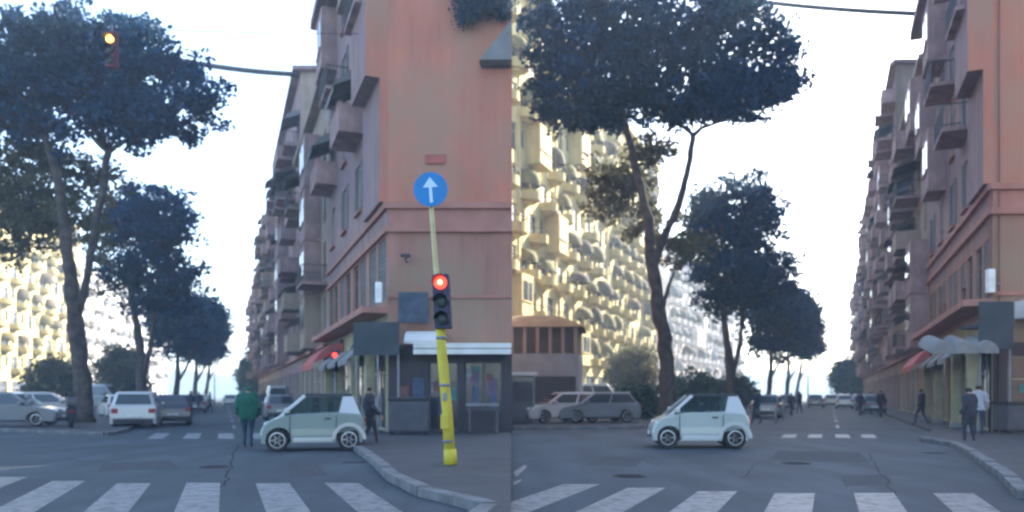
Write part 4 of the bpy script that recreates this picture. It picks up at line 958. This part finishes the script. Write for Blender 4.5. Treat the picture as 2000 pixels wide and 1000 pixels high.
def car(name, loc, rz, label, paint, L=4.1, W=1.75, H=1.48, top=None, cab=None, wx=None, r=.31, zb=.22, group=None, cat='car', cabpaint=None, posts=(.02, .48, .52, .98), glass='carglass'):
    """front of the car at +x"""
    o = empty(name, loc, rz, label, cat, group); hL = L/2
    top = top or [(-hL, .45), (-hL+.02, .80), (-hL+.10, .93), (-hL+.9, .95), (.55, .93), (hL-.75, .86), (hL-.22, .74), (hL-.05, .60), (hL, .42)]
    cab = cab or (-hL+.12, hL-1.0, -hL+.55, hL-1.85)
    wx = wx or (-hL+.78, hL-.80); zbelt = max(p[1] for p in top)-.03
    link('body', body_me(side_outline(top, -hL+.05, hL-.05, zb, wx, r), W, paint), o)
    b0, b1, t0, t1 = cab; Wb, Wt = W-.12, W-.42
    ro = link('cabin', cabin_me(b0, b1, t0, t1, zbelt, H, Wb, Wt, cabpaint or paint), o)
    def pt(fx, fz, s):  # point on the side of the cabin
        x0, x1 = lerp(b0, t0, fz), lerp(b1, t1, fz); Wz = lerp(Wb, Wt, fz); return (lerp(x0+.1, x1-.1, fx), s*Wz/2, lerp(zbelt, H, fz))
    for s in (-1, 1):
        for a, b in ((posts[0], posts[1]), (posts[2], posts[3])):
            q = [pt(a, .06, s), pt(b, .06, s), pt(b, .80, s), pt(a, .80, s)]
            if s > 0: q = [q[1], q[0], q[3], q[2]]
            link('side_window', quadpanel(q, glass), ro)
    for s, (xb, xt), nm in ((1, (b1, t1), 'windscreen'), (-1, (b0, t0), 'rear_window')):
        q = []
        for fz, sg_ in ((.08, -1), (.08, 1), (.80, 1), (.80, -1)):
            q.append((lerp(xb, xt, fz), sg_*(lerp(Wb, Wt, fz)/2-.14), lerp(zbelt, H, fz)))
        if s < 0: q = [q[1], q[0], q[3], q[2]]
        link(nm, quadpanel(q, glass), ro)
    for x in wx:
        for s in (-1, 1): wheel(o, x, s*(W/2-.11), r, .19, s)
    for s in (-1, 1):
        link('headlight', boxme(hL-.30, hL-.02, s*(W/2-.36)-.14, s*(W/2-.36)+.14, .60, .74, 'lampglass', .03), o)
        link('taillight', boxme(-hL-.012, -hL+.12, s*(W/2-.2)-.13, s*(W/2-.2)+.13, .68, .88, 'taillight', .02), o)
        link('mirror', boxme(b1-.45, b1-.30, s*(W/2+.06)-.08, s*(W/2+.06)+.08, zbelt+.0, zbelt+.14, paint, .03), o)
        link('door_handle', boxme(-.15, .02, s*(W/2-.002)-.012, s*(W/2-.002)+.012, zbelt-.17, zbelt-.14, 'plastic'), o)
        link('sill_trim', boxme(wx[0]+r*1.3, wx[1]-r*1.3, s*(W/2-.03)-.03, s*(W/2-.03)+.03, zb-.02, zb+.08, 'plastic', .01), o)
    link('rear_bumper', boxme(-hL-.03, -hL+.14, -W/2+.14, W/2-.14, zb+.0, .44, 'plastic', .03), o); link('front_bumper', boxme(hL-.16, hL+.02, -W/2+.14, W/2-.14, zb, .36, 'plastic', .03), o)
    link('number_plate', boxme(-hL-.045, -hL-.032, -.26, .26, .50, .61, 'plate'), o); link('number_plate', boxme(hL+.022, hL+.034, -.26, .26, .38, .49, 'plate'), o)
    return o
def city_car(loc, rz, label, paint, cell, open_top=False):
    """tiny two seater, front at +x"""
    hL = 1.345
    top = [(-hL+.02, .50), (-hL, .74), (-hL+.05, .90), (-hL+.14, .99), (-.62, 1.03), (-.1, 1.01), (.42, .99), (.72, .94), (.95, .88), (1.12, .80), (1.23, .71), (1.31, .59), (hL, .44)]
    o = empty('small_city_car', loc, rz, label, 'car'); W = 1.54; r = .30; wx = (-.93, .90)
    link('body', body_me(side_outline(top, -hL+.04, hL-.04, .22, wx, r), W, paint, .16), o)
    # safety cell: rear shoulder, roof pillars, roof
    for s in (-1, 1):
        y = s*(W/2-.10)
        def bar(pts, wd, m, nm):
            bm = B(); pts = [(x, z) for x, z in pts]; a = [bm.verts.new((x, y-.035-(z-1)*.24*s*(z > 1), z)) for x, z in pts]; b = [bm.verts.new((x, y+.035-(z-1)*.24*s*(z > 1), z)) for x, z in pts]
            bm.faces.new(a[::-1]); bm.faces.new(b)
            for i in range(len(pts)): j = (i+1) % len(pts); bm.faces.new((a[i], a[j], b[j], b[i]))
            link(nm, mesh(bm, m), o)
        bar([(-1.24, .96), (-.66, .98), (-.78, 1.47), (-1.02, 1.47)], 0, cell, 'rear_pillar')
        bar([(.78, .92), (.90, .90), (.26, 1.49), (.17, 1.45)], 0, cell, 'windscreen_pillar')
        bar([(-1.02, 1.44), (.20, 1.44), (.20, 1.50), (-.98, 1.51)], 0, 'plastic', 'roof_rail')
        yg = s*(W/2-.115)
        bm = B(); g = [(-.66, .98, 0), (.74, .95, 0), (.16, 1.43, .10), (-.76, 1.43, .10)]
        a = [bm.verts.new((x, yg-s*d, z)) for x, z, d in g]; b = [bm.verts.new((x, yg-s*(d+.008), z)) for x, z, d in g]
        bm.faces.new(a); bm.faces.new(b[::-1])
        for i in range(4): bm.faces.new((a[i], a[(i+1) % 4], b[(i+1) % 4], b[i]))
        link('side_window', mesh(bm, 'clear_glass'), o)
        # rear wheel arch and sill in the cell colour
        bm = B(); n = 12; ra, rb = r*1.18, r*1.5
        for side_y in (y+s*.075, y+s*.125):
            pass
        ring = []
        for k in range(n+1):
            an = PI*1.0*k/n; ring.append([(wx[0]+q*math.cos(an), r+q*math.sin(an)) for q in (ra, rb)])
        vs1 = [[bm.verts.new((p[0], yy, p[1])) for yy in (y+s*.02, y+s*.118) for p in rg] for rg in ring]
        for a_, b_ in zip(vs1, vs1[1:]):
            for i, j in ((0, 1), (1, 3), (3, 2), (2, 0)): bm.faces.new((a_[i], a_[j], b_[j], b_[i]))
        bm.faces.new([vs1[0][i] for i in (0, 1, 3, 2)]); bm.faces.new([vs1[-1][i] for i in (0, 2, 3, 1)])
        link('wheel_arch', mesh(bm, cell), o)
        link('sill', boxme(-.50, .50, y+s*.06-.045, y+s*.06+.045, .24, .36, cell, .02), o)
        link('headlight', boxme(1.08, 1.24, s*.55-.10, s*.55+.10, .60, .76, 'lampglass', .03), o)
        link('taillight', boxme(-1.36, -1.24, s*.62-.06, s*.62+.06, .66, .86, 'taillight', .02), o)
        link('mirror', boxme(.58, .72, s*.82-.07, s*.82+.07, 1.0, 1.13, cell, .03), o)
        link('seat', boxme(-.55, -.40, s*.32-.22, s*.32+.22, .7, 1.28, 'plastic', .05), o)
        for x in wx: wheel(o, x, s*(W/2-.10), r, .17, s, 6)
    link('roof', boxme(-1.02, .20, -.52, .52, 1.455, 1.52, 'awn_dark', .03), o)
    q = [(.86, -.55, .93), (.86, .55, .93), (.22, .48, 1.44), (.22, -.48, 1.44)]; link('windscreen', quadpanel(q, 'clear_glass'), o)
    q = [(-1.26, .50, .99), (-1.26, -.50, .99), (-1.02, -.44, 1.44), (-1.02, .44, 1.44)]; link('rear_window', quadpanel(q, 'clear_glass'), o)
    link('number_plate', boxme(1.352, 1.362, -.22, .22, .36, .46, 'plate'), o); link('number_plate', boxme(-1.37, -1.36, -.22, .22, .5, .6, 'plate'), o)
    for s in (-1, 1):
        for xx in (-.60, .58): link('door_gap', boxme(xx-.012, xx+.012, s*(W/2-.012)-.014, s*(W/2-.012)+.014, .40, .93, 'plastic'), o)
    link('grille', boxme(1.30, 1.352, -.35, .35, .28, .44, 'plastic', .02), o)
    link('door', quadpanel([(-.52, -W/2-.001, .42), (.52, -W/2-.001, .42), (.60, -W/2+.02, .92), (-.60, -W/2+.02, .94)], paint, .006, .02), o)
    link('door', quadpanel([(.52, W/2+.001, .42), (-.52, W/2+.001, .42), (-.60, W/2-.02, .94), (.60, W/2-.02, .92)], paint, .006, .02), o)
    for s in (-1, 1): link('door_handle', boxme(-.46, -.30, s*(W/2+.005)-.02, s*(W/2+.005)+.02, .84, .88, 'plastic'), o)
    return o
g = bpy.data.materials.new('clear_glass'); g.use_nodes = True; N = g.node_tree.nodes; tr = N.new('ShaderNodeBsdfTransparent'); tr.inputs[0].default_value = (.72, .80, .80, 1)
mx = N.new('ShaderNodeMixShader'); mx.inputs[0].default_value = .16; N['Principled BSDF'].inputs['Base Color'].default_value = (.03, .06, .06, 1); N['Principled BSDF'].inputs['Roughness'].default_value = .08
g.node_tree.links.new(tr.outputs[0], mx.inputs[1]); g.node_tree.links.new(N['Principled BSDF'].outputs[0], mx.inputs[2]); g.node_tree.links.new(mx.outputs[0], N['Material Output'].inputs[0]); M['clear_glass'] = g
bA = P(606, 880, 20.6); city_car((bA.x, bA.y+.3, 0), PI+R(14), 'pale green two seater city car turning on the left street, half behind people', 'dimgreen', 'silver')
bB = P(1366, 875, 21.6); city_car((bB.x, bB.y+.3, 0), PI-R(5), 'white two seater city car crossing the right street', 'pearl', 'white_p')
hA = math.atan2(1, KA); hB = math.atan2(1, KB)
def at(px, py, h=0, Y=None):
    Y = Y or F*(CH-h)/(py-HY); return ((px-1000)*Y/F, Y, h)
suv = dict(L=4.3, W=1.85, H=1.62, top=[(-2.15, .5), (-2.13, .92), (-2.06, 1.02), (-1.2, 1.04), (.6, 1.0), (1.4, .95), (1.9, .82), (2.1, .66), (2.15, .45)], cab=(-2.08, 1.1, -1.75, .2), r=.34)
def fwd(p, h, d): return (p[0]+math.cos(h)*d, p[1]+math.sin(h)*d, p[2])
p = at(260, 838, 0); car('parked_car', fwd(p, hA, 2.15), hA, 'white hatchback seen from behind, parked beyond the left kerb', 'white_p', **suv)
p = at(330, 832, 0); car('parked_car', fwd(p, hA, 2.2), hA+R(4), 'dark blue car just right of the white hatchback', 'dark_p')
p = at(15, 832, .13); car('parked_car', fwd(p, R(15), 0), R(12), 'dark grey car cut off by the left edge of the photo', 'grey_p', L=4.4)
p = at(70, 822, .13); car('parked_car', (p[0], p[1]+1, p[2]), R(25), 'silver car behind the dark grey car at the left edge', 'silver')
p = at(215, 818, .0); car('parked_car', (p[0]-.6, p[1]+2, 0), hA+R(15), 'white car behind the near trunk, left of the white hatchback', 'white_p', L=4.0)
van = dict(L=4.9, W=1.95, H=2.3, top=[(-2.45, .5), (-2.45, 1.1), (-2.4, 1.2), (.9, 1.2), (1.7, 1.12), (2.25, .9), (2.42, .6), (2.45, .45)], cab=(-2.4, 1.7, -2.3, .95), r=.34, zb=.28)
p = at(105, 800, .13, 64); car('parked_van', p, R(8), 'grey white van behind the parked cars on the left island', 'silver', cat='van', **van)
p = at(190, 800, .13, 70); car('parked_van', p, R(5), 'pale van behind the near trunk of the left street', 'pearl', cat='van', **van)
p = at(1100, 826, .13); car('parked_car', (p[0], p[1]+1, p[2]), PI+R(18), 'silver car parked next to the dark kiosk', 'silver')
p = at(1168, 826, .13); car('parked_car', (p[0], p[1]+1.2, p[2]), PI+R(14), 'grey car right of the silver car by the kiosk', 'grey_p', L=4.2)
p = at(1205, 805, .13, 58); car('parked_car', p, R(-8), 'pale car behind the grey car on the right island', 'silver')
p = at(1500, 818, 0, 50); car('parked_car', p, hB, 'dark car just behind the white city car', 'grey_p')
# traffic further down
dist = [(uA, -2.3, 62, 'grey_p', 'grey car driving away behind the dark blue car'), (uA, -2.6, 84, 'silver', 'silver car far down the left street'), (uA, .8, 96, 'white_p', 'white car far down the middle of the left street'), (uA, 3.1, 58, 'red_p', 'dark red car parked behind the pale green city car'),
        (uA, 3.2, 70, 'silver', 'silver car parked along the right kerb of the left street'), (uA, 3.1, 84, 'blue_p', 'blue car parked along the right kerb of the left street'), (uA, 3.3, 46, 'grey_p', 'grey car parked nearest behind the pale green city car'),
        (uB, -1.6, 88, 'grey_p', 'grey car far down the right street by the island'), (uB, .2, 96, 'white_p', 'white car coming up the middle of the right street'), (uB, 1.6, 82, 'silver', 'silver car coming up the right street'), (uB, 3.4, 60, 'grey_p', 'grey car parked before the shops of the right street'),
        (uB, 3.4, 72, 'dark_p', 'dark car parked before the shops of the right street'), (uB, -4.5, 60, 'blue_p', 'blue car parked along the island of the right street'), (uB, -4.3, 74, 'dark_p', 'dark car parked farther along the island of the right street'), (uB, 3.6, 92, 'silver', 'silver car parked at the far shops of the right street')]
dist += [(uA, 3.2, 100, 'white_p', 'white car parked at the far right kerb of the left street'), (uA, -3.3, 72, 'dark_p', 'dark car along the left island, far down the left street'), (uA, -3.4, 98, 'silver', 'silver car along the left island, farthest down the left street'),
         (uB, -1.9, 112, 'dark_p', 'dark car farthest down the right street by the island'), (uB, 1.9, 118, 'white_p', 'white car farthest down the right street'), (uB, 3.5, 108, 'red_p', 'dark red car parked at the far shops of the right street')]
p = at(540, 790, 0, 74); car('parked_van', p, hA, 'white van parked before the far shops of the left street', 'white_p', cat='van', **van)
p = at(1160, 790, .13, 66); car('parked_van', p, R(20), 'white van added in place of a sunlit glare between the pavilion and the pine, right street', 'white_p', cat='van', **van)  # van added to stand in for a bright sunlit patch
for f, u, Y, pm_, lab in dist: car('parked_car', f(u, Y).to_tuple(), hA if f is uA else hB, lab, pm_)
# scooter
p = at(138, 834, .13); sc = empty('parked_scooter', p, hA+R(12), 'dark scooter with top box parked beside the near trunk', 'scooter')
for x in (-.62, .66): wheel(sc, x, 0, .25, .12, -1)
bm = B(); out = [(-.78, .42), (-.82, .72), (-.66, .84), (.0, .82), (.06, .42), (.30, .38), (.44, .98), (.56, 1.0), (.62, .46), (.42, .24), (-.1, .24), (-.38, .50)]
for y in (-.17, .17): bm.faces.new([bm.verts.new((x, y, z)) for x, z in out])
vv = list(bm.verts); n = len(out)
for i in range(n): bm.faces.new((vv[i], vv[(i+1) % n], vv[n+(i+1) % n], vv[n+i]))
link('body', mesh(bm, 'dark_p'), sc); link('seat', boxme(-.68, -.02, -.15, .15, .83, .92, 'plastic', .03), sc); link('top_box', boxme(-1.05, -.66, -.21, .21, .9, 1.24, 'dark_p', .05), sc)
bm = B(); tube(bm, [(.48, -.34, 1.1), (.5, 0, 1.04), (.48, .34, 1.1)], .02, 6); link('handlebar', mesh(bm, 'plastic'), sc)
link('windshield', quadpanel([(.56, -.2, 1.0), (.56, .2, 1.0), (.44, .18, 1.4), (.44, -.18, 1.4)], 'clear_glass'), sc); link('taillight', boxme(-.86, -.80, -.1, .1, .64, .72, 'taillight'), sc)
# ------------------------------------------------------------------ people
def person(loc, rz, label, jacket, legs, H=1.72, stride=.28, arm=.12, hair='hair', build=1.0, coat=False, puff=.03, sit=False, lod=2):
    """faces +y locally. Built as a skinned skeleton; one body mesh with hair and jacket children"""
    k = H/1.75
    V = {'pelvis': (0, 0, .95), 'waist': (0, 0, 1.10), 'chest': (0, .0, 1.30), 'neck0': (0, -.01, 1.46), 'neck': (0, .0, 1.53), 'head': (0, .02, 1.62), 'crown': (0, .015, 1.70),
         'hipL': (-.10, 0, .90), 'kneeL': (-.10, stride*.55+.02, .50), 'ankL': (-.10, stride*.75, .10), 'toeL': (-.11, stride*.75+.17, .04),
         'hipR': (.10, 0, .90), 'kneeR': (.10, -stride*.25+.03, .50), 'ankR': (.10, -stride*.85, .13), 'toeR': (.11, -stride*.85+.16, .04),
         'shL': (-.19, -.01, 1.42), 'elL': (-.26, -arm*.6-.02, 1.14), 'wrL': (-.25, -arm*.4+.10, .90), 'haL': (-.245, -arm*.3+.13, .82),
         'shR': (.19, -.01, 1.42), 'elR': (.26, arm*.5-.04, 1.14), 'wrR': (.25, arm*1.3+.06, .92), 'haR': (.245, arm*1.5+.09, .84)}
    if sit:
        V = {n: (x, y, z-.50) for n, (x, y, z) in V.items()}
        for s_, x in (('L', -.10), ('R', .10)):
            V['hip'+s_] = (x, .06, .42); V['knee'+s_] = (x, .46, .50); V['ank'+s_] = (x, .66, .16); V['toe'+s_] = (x, .80, .12)
            sx_ = 1 if x > 0 else -1; V['el'+s_] = (sx_*.24, .16, .70); V['wr'+s_] = (sx_*.16, .42, .76); V['ha'+s_] = (sx_*.14, .48, .77)
    Rd = {'pelvis': .135, 'waist': .125, 'chest': .145, 'neck0': .085, 'neck': .055, 'head': .092, 'crown': .070, 'hip': .095, 'knee': .062, 'ank': .042, 'toe': .036, 'sh': .07, 'el': .047, 'wr': .034, 'ha': .036}
    E = [('pelvis', 'waist'), ('waist', 'chest'), ('chest', 'neck0'), ('neck0', 'neck'), ('neck', 'head'), ('head', 'crown')]
    for s in 'LR': E += [('pelvis', 'hip'+s), ('hip'+s, 'knee'+s), ('knee'+s, 'ank'+s), ('ank'+s, 'toe'+s), ('neck0', 'sh'+s), ('sh'+s, 'el'+s), ('el'+s, 'wr'+s), ('wr'+s, 'ha'+s)]
    # fingers and thumb
    for s, sx in (('L', -1), ('R', 1)):
        hx, hy, hz = V['ha'+s]
        if lod > 1:
            for i in range(4):
                a = 'f%d%s' % (i, s); L = (.05, .058, .055, .042)[i]
                V[a] = (hx+sx*.0, hy+.028-.019*i, hz-.045); V[a+'b'] = (hx-sx*.012, hy+.032-.019*i, hz-.045-L); Rd[a] = .0095; Rd[a+'b'] = .008; E += [('ha'+s, a), (a, a+'b')]
            V['th'+s] = (hx-sx*.01, hy+.05, hz-.01); V['thb'+s] = (hx-sx*.015, hy+.068, hz-.05); E += [('ha'+s, 'th'+s), ('th'+s, 'thb'+s)]; Rd['th'] = .012; Rd['thb'] = .009
    names = list(V); me = bpy.data.meshes.new('skeleton')
    me.from_pydata([tuple(c*k for c in V[n]) for n in names], [(names.index(a), names.index(b)) for a, b in E], []); o = bpy.data.objects.new('body_tmp', me); COL.objects.link(o)
    sk = o.modifiers.new('skin', 'SKIN'); sk.use_smooth_shade = True; 
    if not me.skin_vertices: me.skin_vertices.new() if hasattr(me.skin_vertices, 'new') else None
    lay = me.skin_vertices[0].data
    for i, n in enumerate(names):
        rr = Rd.get(n, Rd.get(n[:-1], .05)); fat = build if n in ('pelvis', 'waist', 'chest') or n[:-1] in ('hip',) else 1
        lay[i].radius = (rr*k*fat*(1.25 if n in ('chest', 'waist', 'pelvis') else 1), rr*k*fat*(.82 if n in ('chest', 'waist') else 1)); lay[i].use_root = (n == 'pelvis')
    sb_ = o.modifiers.new('sub', 'SUBSURF'); sb_.levels = 2 if lod > 1 else 1; sb_.render_levels = sb_.levels
    dg = bpy.context.evaluated_depsgraph_get(); bme = bpy.data.meshes.new_from_object(o.evaluated_get(dg)); bpy.data.objects.remove(o)
    for mm in ('skin', legs, 'shoe'): bme.materials.append(M[mm])
    hw = .80*k
    for pl in bme.polygons:
        c = pl.center/k; pl.use_smooth = True
        if c.z > 1.50 or (abs(c.x) > .2 and c.z < .90 and c.z > .6 and not sit) or (sit and c.z > 1.0): pl.material_index = 0
        elif c.z < .085 and not sit: pl.material_index = 2
        else: pl.material_index = 1
    root = empty('person', loc, rz, label, 'person'); bo = link('body', bme, root)
    def shell(name, cond, off, mm, parent=bo):
        bm = B(); bm.from_mesh(bme); bm.normal_update()
        for f in [f for f in bm.faces if not cond(f.calc_center_median()/k)]: bm.faces.remove(f)
        for v in [v for v in bm.verts if not v.link_faces]: bm.verts.remove(v)
        for v in bm.verts: v.co += v.normal*off*(1+.35*math.sin(v.co.z*40+v.co.x*25))
        m2 = bpy.data.meshes.new(name); bm.to_mesh(m2); bm.free(); m2.materials.clear(); m2.materials.append(M[mm])
        for p_ in m2.polygons: p_.material_index = 0; p_.use_smooth = True
        return link(name, m2, root)
    if sit:
        shell('jacket', lambda c: .52 < c.z < 1.01 and c.y < .4, .02, jacket); shell('hair', lambda c: c.z > 1.085 and (c.y < .045 or c.z > 1.2), .014, hair); return root
    lo = (coat if coat is not True else .60) if coat else .86
    shell('coat' if coat else 'jacket', lambda c: (c.z < 1.505 and c.z > lo and (abs(c.x) < .2 or c.z > .91)) or (abs(c.x) >= .2 and .91 < c.z < 1.5), puff, jacket)
    shell('hair', lambda c: c.z > 1.585 and (c.y < .045 or c.z > 1.72), .014, hair)
    # face: nose, ears, eyes as part of a small face piece
    bm = B()
    for x in (-.032, .032): 
        m_ = Matrix.Translation(Vector((x, .103, 1.655))*k); bmesh.ops.create_uvsphere(bm, u_segments=8, v_segments=6, radius=.012*k, matrix=m_)
    link('eyes', mesh(bm, 'hair'), root)
    return root
person((bA.x+.10, bA.y+.18, .26), PI/2+R(14), 'driver in dark clothes inside the pale green city car', 'darkj', 'navy', 1.66, sit=True, lod=1)
person((bB.x+.05, bB.y+.0, .26), PI/2-R(5), 'driver in navy inside the white city car', 'navy', 'navy', 1.66, sit=True, lod=1)
p = at(484, 874, 0); person(p, R(12), 'person in a dark green hooded jacket walking away in the middle of the left street', 'green_j', 'jeans', 1.76, .16, .1, build=1.6, puff=.055, coat=.80, hair='green_j')
p = at(722, 872, .0); person((p[0], p[1], 0), R(-70), 'person in a dark coat behind the rear of the pale green car', 'darkj', 'darkj', 1.76, .3, .14, build=1.15, coat=True)
p = at(1893, 868, .0); person((p[0], p[1], .0), R(20), 'person in a long dark coat at the kerb corner of the right street', 'darkj', 'darkj', 1.74, .1, .1, coat=True, build=1.2)
p = at(1911, 850, .13); person(p, R(-30), 'person in a white top beside the one in the long dark coat', 'whitej', 'navy', 1.70, .2, .1)
few = [(1800, 832, 'darkj', 'person in dark before the pillar under the red awning, right street'), (1720, 815, 'darkj', 'farther dark dressed person before the shops of the right street'),
       (722, 838, 'navy', 'person in navy by the yellow pillars of the left street'), (660, 826, 'darkj', 'person in dark behind the pale green city car'), (1478, 828, 'navy', 'person in navy just behind the rear of the white city car'),
       (372, 812, 'darkj', 'dark dressed person standing right of the dark blue car'), (388, 808, 'navy', 'person in navy far down the left street beside a dark one'), (1545, 812, 'darkj', 'dark dressed person by the far pine trunks of the right street'), (1562, 808, 'navy', 'person in navy farthest by the pine trunks of the right street')]
few += [(515, 812, 'navy', 'person in navy right of the green jacket, far down the left street'), (565, 806, 'darkj', 'dark dressed person before the van at the far shops of the left street'), (1680, 812, 'navy', 'person in navy on the kerb far down the right street'), (1700, 808, 'whitej', 'person in a white top far down the right street kerb'), (745, 842, 'whitej', 'person in a white top under the dark teal canopy of the left street'), (410, 806, 'whitej', 'person in a white top far down the left street')]
for i, (px, py, j, lab) in enumerate(few):
    h_ = .0; p = at(px, py, h_); person(p, R(random.choice((0, 40, -60, 160))), lab, j, 'navy', random.uniform(1.64, 1.8), random.uniform(.1, .35), .12, lod=1)
# ------------------------------------------------------------------ street furniture down the road
def lamp_post(px, py, Y, h_, label):
    b = P(px, py, Y); b.z = 0; o = empty('street_lamp', b.to_tuple(), 0, label, 'street lamp'); bm = B(); tube(bm, [(0, 0, 0), (0, 0, h_), (.3, 0, h_+.4), (1.2, 0, h_+.55)], [.11, .07, .05, .04], 8); link('post', mesh(bm, 'steel'), o)
    link('lamp_head', boxme(1.1, 1.7, -.12, .12, h_+.45, h_+.58, 'steel', .03), o)
lamp_post(419, 790, 110, 4.2, 'slim lamp post at the end of the left street tree row')
lamp_post(1578, 790, 112, 4.5, 'slim lamp post at the end of the right street tree row')
for k, (px, py, lab) in enumerate(((352, 822, 'grey bollard nearest the dark blue car'), (362, 818, 'grey bollard second past the dark blue car'), (1515, 826, 'grey bollard nearest the island of the right street'), (1530, 820, 'grey bollard second along the island of the right street'))):
    p = at(px, py, 0); bm = B(); tube(bm, [(0, 0, 0), (0, 0, .85), (0, 0, .95)], [.07, .07, .04], 8); tag(link('bollard', mesh(bm, 'concrete'), None, p), lab, 'bollard', 'bollards')
# far ends of the streets
def far_ridge(cx, label):
    bm = B(); n = 60; pts = [(cx-170+340*i/n, 540) for i in range(n+1)]
    lo = [bm.verts.new((x, y, -1)) for x, y in pts]; hi = [bm.verts.new((x, y+12, 17+2.0*math.sin(i*.35)+random.uniform(-.5, .5))) for i, (x, y) in enumerate(pts)]; bk = [bm.verts.new((x, y+80, -1)) for x, y in pts]
    for i in range(n): bm.faces.new((lo[i], lo[i+1], hi[i+1], hi[i])); bm.faces.new((hi[i], hi[i+1], bk[i+1], bk[i]))
    o = link('hills', mesh(bm, 'sky_hill', True)); o['kind'] = 'structure'
far_ridge(-200, ''); far_ridge(225, '')
# ------------------------------------------------------------------ haze
hm = bpy.data.materials.new('haze'); hm.use_nodes = True; N = hm.node_tree.nodes; N.clear(); pv = N.new('ShaderNodeVolumePrincipled'); mo = N.new('ShaderNodeOutputMaterial')
pv.inputs['Color'].default_value = (.62, .80, 1, 1); pv.inputs['Density'].default_value = .0013; pv.inputs['Anisotropy'].default_value = .2
hm.node_tree.links.new(pv.outputs[0], mo.inputs['Volume'])
bm = B(); box(bm, -425, 425, -65, 695, -1.5, 42); o = link('haze', mesh(bm, hm)); o['kind'] = 'stuff'
